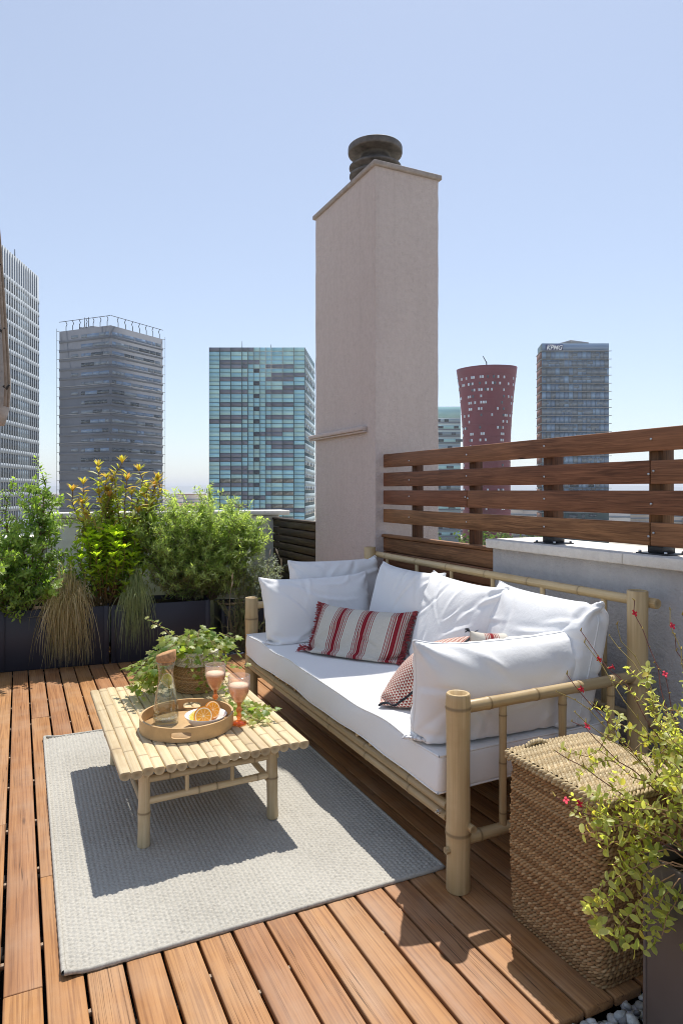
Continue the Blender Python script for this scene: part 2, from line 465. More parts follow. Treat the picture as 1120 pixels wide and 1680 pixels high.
def waterm():
    q = NT('water'); q.t.nodes.remove(q.b); tr = q.n('ShaderNodeBsdfTransparent'); tr.inputs[0].default_value = (.95, .97, .96, 1)
    gl = q.n('ShaderNodeBsdfGlass'); gl.inputs['IOR'].default_value = 1.33; mx = q.n('ShaderNodeMixShader'); mx.inputs[0].default_value = .25
    q.L(tr.outputs[0], mx.inputs[1]); q.L(gl.outputs[0], mx.inputs[2]); q.L(mx.outputs[0], q.o.inputs[0]); MT['water'] = q.m
waterm()
plain('juice', (.86, .60, .42), .35, .4, 0, .12, 60)
plain('foam', (.90, .82, .70), .7, .3, 0, .12, 120, .5)

# ------------------------------------------------------------------ terrain and roof
def groundmat():
    q = NT('city_ground'); co = q.coord()
    v1 = q.voro(q.mapp(co, (.012, .02, 1)), 1.0, 'F1', 'Color')
    n1 = q.noise(co, .01, 5, .6)
    c = q.ramp(q.sep(v1)[0], [(0, (.30, .28, .25)), (.3, (.42, .38, .32)), (.55, (.22, .24, .17)), (.75, (.50, .47, .42)), (1, (.34, .33, .32))], 'CONSTANT')
    q.base(q.mix(q.ramp(n1, [(.4, .2), (.6, .8)]), c, (.40, .36, .29)), .95, .1); MT['city_ground'] = q.m
groundmat()
plain('hill', (.20, .22, .20), .95, .1, 0, .2, .002)
GZ = -28.0
m = MB(); S = 14000
m.add([(-S, -S, GZ), (S, -S, GZ), (S, S, GZ), (-S, S, GZ)], [(0, 1, 2, 3)]); tag(m.build('ground', MT['city_ground'], None, False), kind='structure')
m = MB(); rng = np.random.default_rng(4); NA = 160
a = np.linspace(R(-30), R(85), NA); hh = 30 + 45 * np.abs(np.sin(a * 5.1 + 1)) + 22 * np.sin(a * 17) ** 2 + rng.uniform(0, 14, NA)
x0 = np.stack([9000 * np.sin(a), 9000 * np.cos(a), np.full(NA, GZ - 1)], 1); x1 = np.stack([9700 * np.sin(a), 9700 * np.cos(a), GZ + hh], 1); x2 = np.stack([10800 * np.sin(a), 10800 * np.cos(a), np.full(NA, GZ - 1)], 1)
V = np.concatenate([x0, x1, x2]); i = np.arange(NA - 1)
F = np.concatenate([np.stack([i, i + 1, i + 1 + NA, i + NA], 1), np.stack([i + NA, i + 1 + NA, i + 1 + 2 * NA, i + 2 * NA], 1)])
m.add(V, F); tag(m.build('hills', MT['hill']), kind='structure')

plain('facade_grey', (.40, .39, .375), .9, .2, 0, .1, .3)
# the block of flats that carries the terrace
boxo('roof_slab', (-4.0, -3.0, GZ), (2.78, 6.62, -.075), MT['substrate'], None, 0, 'structure')

# ------------------------------------------------------------------ deck
PITCH, GAP = .1049, .0092
deck = bpy.data.objects.new('deck', None); COL.objects.link(deck); tag(deck, kind='structure')
rnd = random.Random(11)
gap_x = [-.0557 + PITCH * n + .012 for n in range(-30, 23)]
joints = {0: [1.99], 1: [2.55, 4.35], 2: [3.1], -1: [3.02], 3: [2.2], 5: [3.4], 7: [4.1], 9: [2.9], 12: [3.7], 15: [2.4], 17: [4.4]}
clips = MB()
for n, gx in enumerate(gap_x):
    k = n - 30
    x0 = gx + GAP / 2; x1 = gx + PITCH - GAP / 2
    if x1 > 2.305: continue
    yend = 5.335 + rnd.uniform(-.004, .004) if x0 > 1.42 else 6.05
    ystart = 1.285 + rnd.uniform(-.003, .003) if k > -2 else -1.6
    if k <= 7: ystart = -1.6 if k < 0 else 0.55
    if x0 > 1.0: ystart = 1.285 + rnd.uniform(-.003, .003)
    cuts = [ystart] + sorted(joints.get(k, [rnd.uniform(2.0, 4.6)] if k % 2 else [])) + [yend]
    for a, b in zip(cuts[:-1], cuts[1:]):
        if b - a < .05: continue
        xm = (x0 + x1) / 2; L = b - a - .0015
        v, f = rbox((-(x1 - x0) / 2, -L / 2, -.026), ((x1 - x0) / 2, L / 2, 0), .0035, 2)
        o = MB(); o.add(v, f); me = o.mesh('deck_board', smooth=False); me.materials.append(MT['deck'])
        inst('deck_board', me, deck, (xm, (a + b) / 2, rnd.uniform(-.0015, .0012)), (rnd.uniform(-.0004, .0004), rnd.uniform(-.006, .006), rnd.uniform(-.0007, .0007)))
    for q in range(14):
        yc = .9 + q * .415 + (k % 3) * .06 + rnd.uniform(-.02, .02)
        if ystart + .1 < yc < yend - .1 and rnd.random() < .8:
            clips.add(*rbox((gx - GAP * .55, yc - .007, -.022), (gx + GAP * .55, yc + .007, -.009), .001))
clips.build('fixing_clips', MT['clip'], deck, False, 'stuff')
jo = MB()
for q in range(20):
    yc = -1.5 + q * .415; jo.add(box_v((-3.2, yc - .022, -.075), (2.3, yc + .022, -.028)), BOXF)
jo.build('joists', MT['substrate'], deck, False)

# gravel bed
def pebbles(name, area, n, zr, sz, seed, label, sub=1):
    rg = np.random.default_rng(seed); bm = bmesh.new(); bmesh.ops.create_icosphere(bm, subdivisions=sub, radius=1)
    tv = np.array([p.co[:] for p in bm.verts]); bm.verts.index_update(); tf = np.array([[p.index for p in f.verts] for f in bm.faces]); bm.free()
    mb = MB()
    for i in range(n):
        s = rg.uniform(*sz); sc = np.array([s * rg.uniform(.85, 1.5), s * rg.uniform(.7, 1.05), s * rg.uniform(.5, .8)])
        v = tv * (1 + .14 * np.sin(tv @ rg.normal(0, 2.2, (3, 3)) + rg.uniform(0, 6, 3))) * sc
        m3 = np.array(Euler((rg.normal(0, .35), rg.normal(0, .35), rg.uniform(0, 6.3))).to_matrix())
        g = rg.uniform(.45, .82) if rg.random() < .8 else rg.uniform(.10, .22)
        c = np.array([g * rg.uniform(.96, 1.04), g, g * rg.uniform(.96, 1.06)])
        p = np.array([rg.uniform(area[0], area[1]), rg.uniform(area[2], area[3]), rg.uniform(*zr)])
        mb.add(v @ m3.T + p, tf, col=c)
    o = mb.build(name, MT['pebble'], None, True); return tag(o, label, 'gravel', None, 'stuff')
def pebm():
    q = NT('pebble'); co = q.coord(); nz = q.noise(co, 90, 4, .65)
    q.base(q.mix(q.ramp(nz, [(.35, .45), (.65, 0)]), q.attr('tint'), (.16, .155, .15)), .75, .3); q.bump(nz, .2, .002); MT['pebble'] = q.m
pebm()
pebbles('gravel', (.90, 2.25, .70, 1.278), 3200, (-.050, -.014), (.010, .018), 3, 'grey and white pebbles beside the deck end near the brown planter', 2)
pebbles('gravel', (1.44, 2.3, 5.345, 6.2), 1500, (-.06, -.02), (.011, .019), 5, 'grey pebbles behind the sofa at the far deck end')

# ------------------------------------------------------------------ parapet walls, chimney, fences
t = thing('parapet_wall', (2.47, 0.5, -.07), 'grey stuccoed parapet wall with stone coping behind the sofa', 'wall')
boxo('wall_body', (2.325, -2.4, -.07), (2.62, 2.925, 1.0365), MT['wall_plaster'], t, .006, seg=2, smooth=False)
for a, b in ((2.02, 2.935), (1.02, 2.017), (.0, 1.017), (-1.2, -.003), (-2.4, -1.203)):
    boxo('coping_stone', (2.283, a, 1.037), (2.66, b, 1.084), MT['coping_stone'], t, .005, seg=2)

t = thing('parapet_wall', (.5, 6.4, -.07), 'pale stuccoed parapet wall with coping behind the planters', 'wall')
rot_w = -3.0
def wallbox(name, lo, hi, mat, b=.006):
    m = MB(); v, f = rbox(lo, hi, b); v = np.array(v); c, s = math.cos(R(rot_w)), math.sin(R(rot_w))
    x = v[:, 0]; y = v[:, 1]; v = np.stack([x * c - y * s + .5, x * s + y * c + 6.4, v[:, 2]], 1)
    m.add(v, f); return m.build(name, mat, t, False)
wallbox('wall_body', (-.28, 0, -.07), (1.85, .2, 1.10), MT['back_plaster'])
for a in (-.30, .45, 1.2): wallbox('coping_stone', (a, -.05, 1.1015), (a + .745, .25, 1.147), MT['coping_stone'])
wallbox('coping_stone', (-4.0, -.045, .90), (-.302, .25, .945), MT['coping_stone'])
wallbox('wall_body', (-4.0, .10, -.07), (-.283, .2, .899), MT['back_plaster'])
for zc in range(7):                              # pierced block screen at the left
    for xc in range(12):
        x = -.38 - xc * .17; z = .02 + zc * .125
        wallbox('screen_block', (x - .164, .03, z), (x, .099, z + .03), MT['back_plaster'], .003)
        wallbox('screen_block', (x - .03, .03, z + .031), (x, .099, z + .124), MT['back_plaster'], .003)

# chimney
t = thing('chimney', (2.55, 4.71, -.07), 'tall square plastered chimney stack with dark ribbed ceramic pot', 'chimney')
def shaft():
    m = MB(); rg_ = np.random.default_rng(2); zs = np.linspace(-.07, 3.662, 46)
    P0 = []
    for cx, cy, a0 in ((2.81, 4.192, -90), (2.81, 5.233, 0), (2.292, 5.233, 90), (2.292, 4.192, 180)):
        for k in range(4): an = R(a0 + 30 * k); P0.append((cx + .012 * math.cos(an), cy + .012 * math.sin(an)))
    P0 = np.array(P0); n = len(P0); V = []
    for z in zs: V.append(np.concatenate([P0 + rg_.uniform(-.0016, .0016, P0.shape), np.full((n, 1), z)], 1))
    i = np.arange(len(zs) - 1)[:, None] * n; j = np.arange(n)[None, :]; k = (j + 1) % n
    m.add(np.concatenate(V), np.stack([i + j, i + k, i + n + k, i + n + j], -1).reshape(-1, 4)); return m
shaft().build('shaft', MT['chimney_plaster'], t, False)
boxo('cap_slab', (2.262, 4.160, 3.6635), (2.840, 5.265, 3.700), MT['chimney_cap'], t, .005)
m = MB(); m.add(*rbox((2.235, 4.30, 1.785), (2.2795, 5.29, 1.815), .003)); m.add(*rbox((2.248, 4.30, 1.770), (2.2795, 5.29, 1.784), .003)); m.build('ledge', MT['chimney_plaster'], t, False)
pot = MB()
prof = [(.10, 3.70), (.170, 3.701), (.172, 3.745), (.198, 3.762), (.2035, 3.768), (.2035, 3.780), (.197, 3.785), (.158, 3.802), (.158, 3.812), (.198, 3.828), (.2045, 3.834), (.2045, 3.847), (.198, 3.852), (.158, 3.870), (.158, 3.880), (.199, 3.895), (.2065, 3.900), (.2065, 3.912), (.200, 3.917),
        (.165, 3.930), (.134, 3.955), (.118, 3.982), (.116, 4.000), (.130, 4.008), (.205, 4.011), (.2135, 4.014), (.2155, 4.021), (.2155, 4.058), (.2135, 4.064), (.206, 4.067), (.14, 4.069), (.115, 4.06), (.105, 4.0), (.10, 3.9)]
def spiral(r, z, a): return r * (1 + .006 * np.sin(a * 3)), z + np.where((z > 3.75) & (z < 3.93), .008 * np.sin(a + .6), 0)
lathe(pot, prof, 40, (2.545, 4.66, 0), fn=spiral); pot.build('chimney_pot', MT['ceramic_dark'], t)

# slatted low fence beyond the chimney
t = thing('slat_screen', (2.31, 5.8, -.07), 'low dark screen of horizontal wooden slats left of the chimney', 'fence')
for k in range(15):
    z1 = 1.055 - k * .071
    boxo('slat', (2.285, 5.262, z1 - .060), (2.307, 6.40, z1), MT['slat_wood'], t, .003)
boxo('cap_board', (2.272, 5.262, 1.058), (2.345, 6.41, 1.078), MT['slat_wood'], t, .003)
for y in (5.30, 5.85, 6.37): boxo('post', (2.308, y - .03, -.07), (2.36, y + .03, 1.0575), MT['slat_wood'], t, .003)
boxo('backing_board', (2.361, 5.262, -.07), (2.375, 6.40, 1.05), MT['slat_wood'], t, .002)

# wooden panel between chimney and wall
t = thing('wood_panel', (2.31, 3.5, -.07), 'low dark wooden board panel between chimney and stuccoed wall', 'panel')
for k in range(11):
    z1 = 1.012 - k * .098
    boxo('board', (2.343, 2.945, z1 - .094), (2.367, 4.172, z1), MT['fence_wood'], t, .006, seg=2)
boxo('cap_board', (2.33, 2.942, 1.015), (2.39, 4.174, 1.035), MT['fence_wood'], t, .003)
boxo('backing_board', (2.3675, 2.95, -.07), (2.381, 4.172, 1.01), MT['fence_wood'], t, .002)

# board fence on top
t = thing('board_fence', (2.35, 2.8, 1.0), 'stained brown fence of four wide boards on posts beside chimney', 'fence')
rows = [(1.510, 1.604), (1.377, 1.473), (1.249, 1.346), (1.122, 1.216)]
jn = [[.62], [1.931, .45], [3.185, 1.0], [1.931, .3]]
scr = MB()
posts = [3.82, 3.185, 2.546, 1.924, 1.29, .65]
rr = random.Random(5)
for (z0, z1), js in zip(rows, jn):
    cut = [4.172] + js + [-.4]
    for a, b in zip(cut[:-1], cut[1:]):
        boxo('board', (2.343 + rr.uniform(-.002, .002), b + .0015, z0 + rr.uniform(-.002, .002)), (2.367, a - .0015, z1 + rr.uniform(-.002, .002)), MT['fence_wood'], t, .004, seg=2)
    for y in posts:
        offs = (-.012, .012) if any(abs(y - j) < .03 for j in js) else (0.0,)
        for o in offs:
            yy = y + o; zz = (z0 + z1) / 2 + rr.uniform(-.012, .012)
            a = np.linspace(0, 2 * math.pi, 8, endpoint=False)
            v = [(2.3385, yy + .0048 * math.cos(q), zz + .0048 * math.sin(q)) for q in a] + [(2.345, yy + .0048 * math.cos(q), zz + .0048 * math.sin(q)) for q in a]
            scr.add(v, [tuple(range(8))[::-1]] + [(i, (i + 1) % 8, 8 + (i + 1) % 8, 8 + i) for i in range(8)])
scr.build('screw_heads', MT['steel'], t, False, 'stuff')
for k, y in enumerate(posts):
    zb = .75 if k < 2 else 1.128
    if k < 2: boxo('post', (2.382, y - .03, zb), (2.437, y + .03, 1.595), MT['post_wood'], t, .003)
    else:
        boxo('post', (2.3685, y - .034, zb), (2.438, y + .034, 1.595), MT['post_wood'], t, .003)
        br = MB(); br.add(*rbox((2.3655, y - .037, 1.0895), (2.441, y + .037, 1.127), .002)); br.add(*rbox((2.34, y - .075, 1.0845), (2.465, y + .075, 1.0892), .001))
        bo = br.build('post_base', MT['dark_metal'], t, False)
        for dx, dy in ((2.35, -.062), (2.35, .062), (2.455, -.062), (2.455, .062)):
            b = MB(); lathe(b, [(.001, 1.099), (.006, 1.099), (.007, 1.0893), (.001, 1.0893)], 6, (dx, y + dy, 0)); b.build('bolt', MT['steel'], bo, False)

# ------------------------------------------------------------------ bamboo
def cane(name, p0, p1, r, parent, mat, nodes=(), r1=None, seg=14, hollow=False, wob=0.0, seed=0, flat=0):
    p0 = np.array(p0, float); p1 = np.array(p1, float); L = np.linalg.norm(p1 - p0); r1 = r if r1 is None else r1
    d = .011 / L * (r / .02) ** .5
    st = [(0, .93, .35), (.004 / L, 1, 0)]
    pts = sorted(nodes)
    for q in pts:
        st += [(q - 1.6 * d, 1.0, 0), (q - .55 * d, 1.045, .1), (q - .12 * d, 1.085, .9), (q + .12 * d, 1.03, 1.0), (q + .5 * d, 1.05, .15), (q + 1.8 * d, .99, 0)]
    for a, b in zip([0] + pts, pts + [1]):
        if b - a > .25: st.append(((a + b) / 2, .965, 0))
    st += [(1 - .004 / L, 1, 0), (1, .93, .35)]
    st = sorted([s for s in st if 0 <= s[0] <= 1]); n = len(st)
    x, y, dz = frame_of(p1 - p0); a = np.linspace(0, 2 * math.pi, seg + 1)
    rg = np.random.default_rng(seed + int(abs(p0.sum() * 997)) % 10007); ph = rg.uniform(0, 6.3, 2)
    V = []; U = []; C = []
    for tt, k, nd in st:
        rad = (r + (r1 - r) * tt) * k
        c = p0 + (p1 - p0) * tt + wob * (x * math.sin(tt * 5 + ph[0]) + y * math.sin(tt * 4 + ph[1]))
        rr_ = c + rad * (np.cos(a)[:, None] * x + np.sin(a)[:, None] * y)
        if flat: rr_[:, 2] = np.where(rr_[:, 2] > c[2] + r * flat, c[2] + r * flat + (rr_[:, 2] - c[2] - r * flat) * .16, rr_[:, 2])
        V.append(rr_)
        U.append(np.stack([a / (2 * math.pi), np.full(seg + 1, tt * L)], 1)); C.append(np.full((seg + 1, 3), nd))
    s1 = seg + 1
    i = np.arange(n - 1)[:, None] * s1; j = np.arange(seg)[None, :]
    F = np.stack([i + j, i + j + 1, i + s1 + j + 1, i + s1 + j], -1).reshape(-1, 4)
    m = MB(); m.add(np.concatenate(V), F, np.concatenate(U), np.concatenate(C))
    for e, (c0, ring, sg) in enumerate(((V[0], 0, -1), (V[-1], 1, 1))):
        cen = c0.mean(0); rim = c0[:-1]
        u = np.stack([np.linspace(0, 1, seg), np.zeros(seg)], 1)
        if hollow and e == 1:
            inn = cen + (rim - cen) * .74; dn = inn - dz * r * 1.1
            m.add(np.concatenate([rim, inn, dn]), [(k, (k + 1) % seg, seg + (k + 1) % seg, seg + k) for k in range(seg)] + [(seg + k, seg + (k + 1) % seg, 2 * seg + (k + 1) % seg, 2 * seg + k) for k in range(seg)] + [tuple(range(2 * seg, 3 * seg))],
                  np.concatenate([u, u, u]), np.concatenate([np.full((seg, 3), .1), np.full((seg, 3), .1), np.full((seg, 3), .9)]))
        else:
            inn = cen + (rim - cen) * .5; ce = np.array([cen - dz * sg * r * .25])
            f = [(k, (k + 1) % seg, seg + (k + 1) % seg, seg + k) for k in range(seg)] + [(seg + k, seg + (k + 1) % seg, 2 * seg) for k in range(seg)]
            if sg < 0: f = [q[::-1] for q in f]
            m.add(np.concatenate([rim, inn, ce]), f, np.zeros((2 * seg + 1, 2)), np.concatenate([np.full((seg, 3), .25), np.full((seg, 3), .55), np.full((1, 3), .8)]))
    return m.build(name, mat, parent)

# ------------------------------------------------------------------ rug
RT = .009
rug = thing('rug', (.74, 2.97, .001), 'light grey woven rectangular rug lying on the deck', 'rug')
rw, rl = 1.25, 1.955
def rug_xy(u, v):
    a = R(.35); x = u - rw / 2; y = v - rl / 2
    return .742 + x * math.cos(a) + y * math.sin(a), 2.968 - x * math.sin(a) + y * math.cos(a)
nu = 76 * 5; nv = 100 * 6
u = np.linspace(.002, rw - .002, nu + 1); v = np.linspace(.002, rl - .002, nv + 1)
UU, VV = np.meshgrid(u, v, indexing='ij')
cu = UU / (rw / 76); ci = np.floor(cu); fu = cu - ci
cv = VV / (rl / 100) + .5 * (ci % 2) + .06 * np.sin(ci * 1.7); fv = cv - np.floor(cv)
h = (1 - np.abs(2 * fu - 1) ** 3) ** .8 * (1 - np.abs(2 * fv - 1) ** 3.5) ** .9
rg = np.random.default_rng(8)
lump = rg.normal(0, 1, (77, 240)); idx2 = (np.floor(cv).astype(int)) % 240
zz = RT - .0048 + .0048 * h + .0006 * lump[np.clip(ci.astype(int), 0, 76), idx2] * h + .0012 * np.sin(UU * 3 + 1) * np.sin(VV * 2.3)
X, Y = rug_xy(UU, VV)
i = np.arange(nu)[:, None] * (nv + 1); j = np.arange(nv)[None, :]
F = np.stack([i + j, i + nv + 1 + j, i + nv + 2 + j, i + j + 1], -1).reshape(-1, 4)
m = MB(); m.add(np.stack([X, Y, zz], -1).reshape(-1, 3), F); m.build('weave', MT['rug'], rug)
m = MB(); pts = []
for a, b in (((0, 0), (rw, 0)), ((rw, 0), (rw, rl)), ((rw, rl), (0, rl)), ((0, rl), (0, 0))):
    n = int(math.hypot(b[0] - a[0], b[1] - a[1]) / .012)
    for k in range(n): pts.append((a[0] + (b[0] - a[0]) * k / n, a[1] + (b[1] - a[1]) * k / n))
pts = np.array(pts); px, py = rug_xy(pts[:, 0], pts[:, 1])
nn = len(pts); ring = np.stack([px, py, RT * .62 + .0012 * np.sin(pts[:, 0] * 3 + 1) * np.sin(pts[:, 1] * 2.3) + .0003 * np.sin(np.arange(nn) * 2.1)], 1)
ring = np.concatenate([ring, ring[:1]])
bulge = np.zeros(len(ring)); 
for q, (cx_, cy_) in enumerate(((0, 0), (0, rl))):
    ax, ay = rug_xy(cx_, cy_); dd = np.hypot(ring[:, 0] - ax, ring[:, 1] - ay); ring[:, 2] += .010 * np.exp(-(dd / .04) ** 2)
tube(m, ring, .0078 + .0006 * np.sin(np.arange(len(ring)) * 1.9), 8, False); m.build('border', MT['rug'], rug)

# ------------------------------------------------------------------ sofa
B = MT['bamboo']
sofa = thing('bamboo_sofa', (1.76, 2.97, 0), 'long bamboo pole sofa with white seat cushion and pillows', 'sofa')
YN, YF, XF, XB = 1.862, 4.09, 1.335, 2.19
for k, y in enumerate((YN, YF)):
    cane('leg', (XF, y, 0), (XF, y, .664), .041, sofa, B, (.295, .93) if k == 0 else (.34, .8), hollow=True, seg=22, seed=k)
    cane('back_post', (XB, y, 0), (XB, y, .955), .040, sofa, B, (.22, .62), hollow=True, seg=22, seed=k + 5)
    cane('arm_rail', (XF + .03, y, .612), (XB - .02, y, .618), .0215, sofa, B, (.12, .38, .63, .88), seg=14)
    cane('side_rail', (XF + .02, y + (.002 if k == 0 else -.002), .165), (XB, y, .165), .0205, sofa, B, (.08, .45, .8), seg=14)
    for x in (1.525, 1.80, 2.045): cane('upright', (x, y, .168), (x, y, .606), .0135 if x < 1.6 else .015, sofa, B, (.12, .52, .9), seg=12)
    yy = -1 if k == 0 else 1
    cane('peg', (XF + .021, y + yy * .025, .222), (XF + .021, y + yy * .058, .222), .0135, sofa, B, seg=12)
    cane('peg', (XF - .025, y, .142), (XF - .052, y, .142), .0125, sofa, B, seg=12)
for z in (.236, .271): 
    cane('seat_rail', (XF - .022 + (.004 if z < .25 else 0), YN + .03, z), (XF - .022 + (.004 if z < .25 else 0), YF - .03, z), .0170, sofa, B, (.11, .27, .44, .6, .77, .93), seg=12, wob=.002)
    cane('seat_rail', (XB + .02, YN + .03, z), (XB + .02, YF - .03, z), .0165, sofa, B, (.2, .4, .6, .8), seg=10)
for k in range(18):
    y = 1.965 + k * .119; cane('seat_slat', (XF - .03, y, .2985), (XB, y, .2985), .0105, sofa, B, (.3, .7), seg=8)
cane('back_rail', (XB + .045, YN - .058, .905), (XB + .045, YF + .07, .905), .0205, sofa, B, (.04, .17, .31, .45, .60, .74, .9), seg=14, wob=.003)
cane('back_rail', (XB + .045, YN - .05, .43), (XB + .045, YF + .05, .43), .019, sofa, B, (.1, .3, .5, .7, .9), seg=12, wob=.003)
for k in range(6):
    y = 2.07 + k * .37; cane('back_upright', (XB + .045, y, .435), (XB + .045, y, .897), .0125, sofa, B, (.4,), seg=10)
for y in (YN, YF):
    bo = MB(); tube(bo, [(XF - .042, y + (.045 if y < 2 else -.045), .254), (XF - .052, y + (.045 if y < 2 else -.045), .254)], [.009, .008], 8); tube(bo, [(XF - .052, y + (.045 if y < 2 else -.045), .254), (XF - .060, y + (.045 if y < 2 else -.045), .254)], [.0045, .004], 6)
    bo.build('bolt', MT['steel'], sofa)

def soft_box(lo, hi, rad, step, disp=None):
    lo = np.array(lo); hi = np.array(hi); sz = hi - lo; V = []; F = []; n0 = 0
    for ax in range(3):
        a, b = [(1, 2), (2, 0), (0, 1)][ax]
        na = max(2, int(sz[a] / step)); nb = max(2, int(sz[b] / step))
        def dist(n, L): # denser near edges
            s = np.linspace(0, 1, n + 1); e = min(.49, rad / L); return np.unique(np.concatenate([s, [e * .15, e * .4, e * .7, e, 1 - e, 1 - e * .7, 1 - e * .4, 1 - e * .15]]))
        sa = dist(na, sz[a]); sb = dist(nb, sz[b])
        for side in (0, 1):
            P = np.zeros((len(sa), len(sb), 3)); P[..., a] = (lo[a] + sa * sz[a])[:, None]; P[..., b] = (lo[b] + sb * sz[b])[None, :]; P[..., ax] = hi[ax] if side else lo[ax]
            i = np.arange(len(sa) - 1)[:, None] * len(sb); j = np.arange(len(sb) - 1)[None, :]
            q = np.stack([i + j, i + len(sb) + j, i + len(sb) + j + 1, i + j + 1], -1).reshape(-1, 4)
            if not side: q = q[:, ::-1]
            V.append(P.reshape(-1, 3)); F.append(q + n0); n0 += P.shape[0] * P.shape[1]
    V = np.concatenate(V); F = np.concatenate(F)
    inn = np.clip(V, lo + rad, hi - rad); d = V - inn; ln = np.linalg.norm(d, axis=1); ok = ln > 1e-9
    V[ok] = inn[ok] + d[ok] / ln[ok][:, None] * rad
    key = np.round(V, 5); _, ix, inv = np.unique(key, axis=0, return_index=True, return_inverse=True); inv = inv.ravel()
    V = V[ix]; F = inv[F]
    if disp is not None: V = V + disp(V)
    return V, F

seat = thing('seat_cushion', (1.70, 2.97, .31), 'long white seat cushion lying on the bamboo sofa', 'cushion')
slo, shi = (1.287, 1.908, .309), (2.15, 4.045, .447)
def sdisp(V):
    x, y, z = V.T; w = (z - slo[2]) / (shi[2] - slo[2])
    top = .006 * np.sin(x * 9 + y * 3) * np.sin(y * 4.2 + 1) + .004 * np.sin(y * 13 + x * 7)
    fr = np.exp(-((x - slo[0]) / .03) ** 2); nr = np.exp(-((y - slo[1]) / .03) ** 2)
    dz = w * (top - .004) + (1 - w) * .004 * np.sin(y * 8)
    dx = fr * (.004 * np.sin(y * 6.1) + .003 * np.sin(y * 17 + z * 30) - .004 * np.sin(w * math.pi))
    dy = nr * (.004 * np.sin(x * 9) - .004 * np.sin(w * math.pi))
    return np.stack([dx, dy, dz], 1)
V, F = soft_box(slo, shi, .018, .03, sdisp); m = MB(); m.add(V, F); m.build('cushion_body', MT['seat_fabric'], seat)
for zz_, sgn in ((shi[2], 1), (slo[2], -1)):
    e = .004; x0, x1, y0, y1 = slo[0] + e, shi[0] - e, slo[1] + e, shi[1] - e; pts = []
    for a, b in (((x0, y0), (x0, y1)), ((x0, y1), (x1, y1)), ((x1, y1), (x1, y0)), ((x1, y0), (x0, y0))):
        n = int(math.hypot(b[0] - a[0], b[1] - a[1]) / .02); pts += [(a[0] + (b[0] - a[0]) * k / n, a[1] + (b[1] - a[1]) * k / n, zz_ - sgn * .004) for k in range(n)]
    P = np.array(pts + pts[:1]); P = P + sdisp(P); m = MB(); tube(m, P, .0042, 6, False); m.build('piping', MT['seat_fabric'], seat)

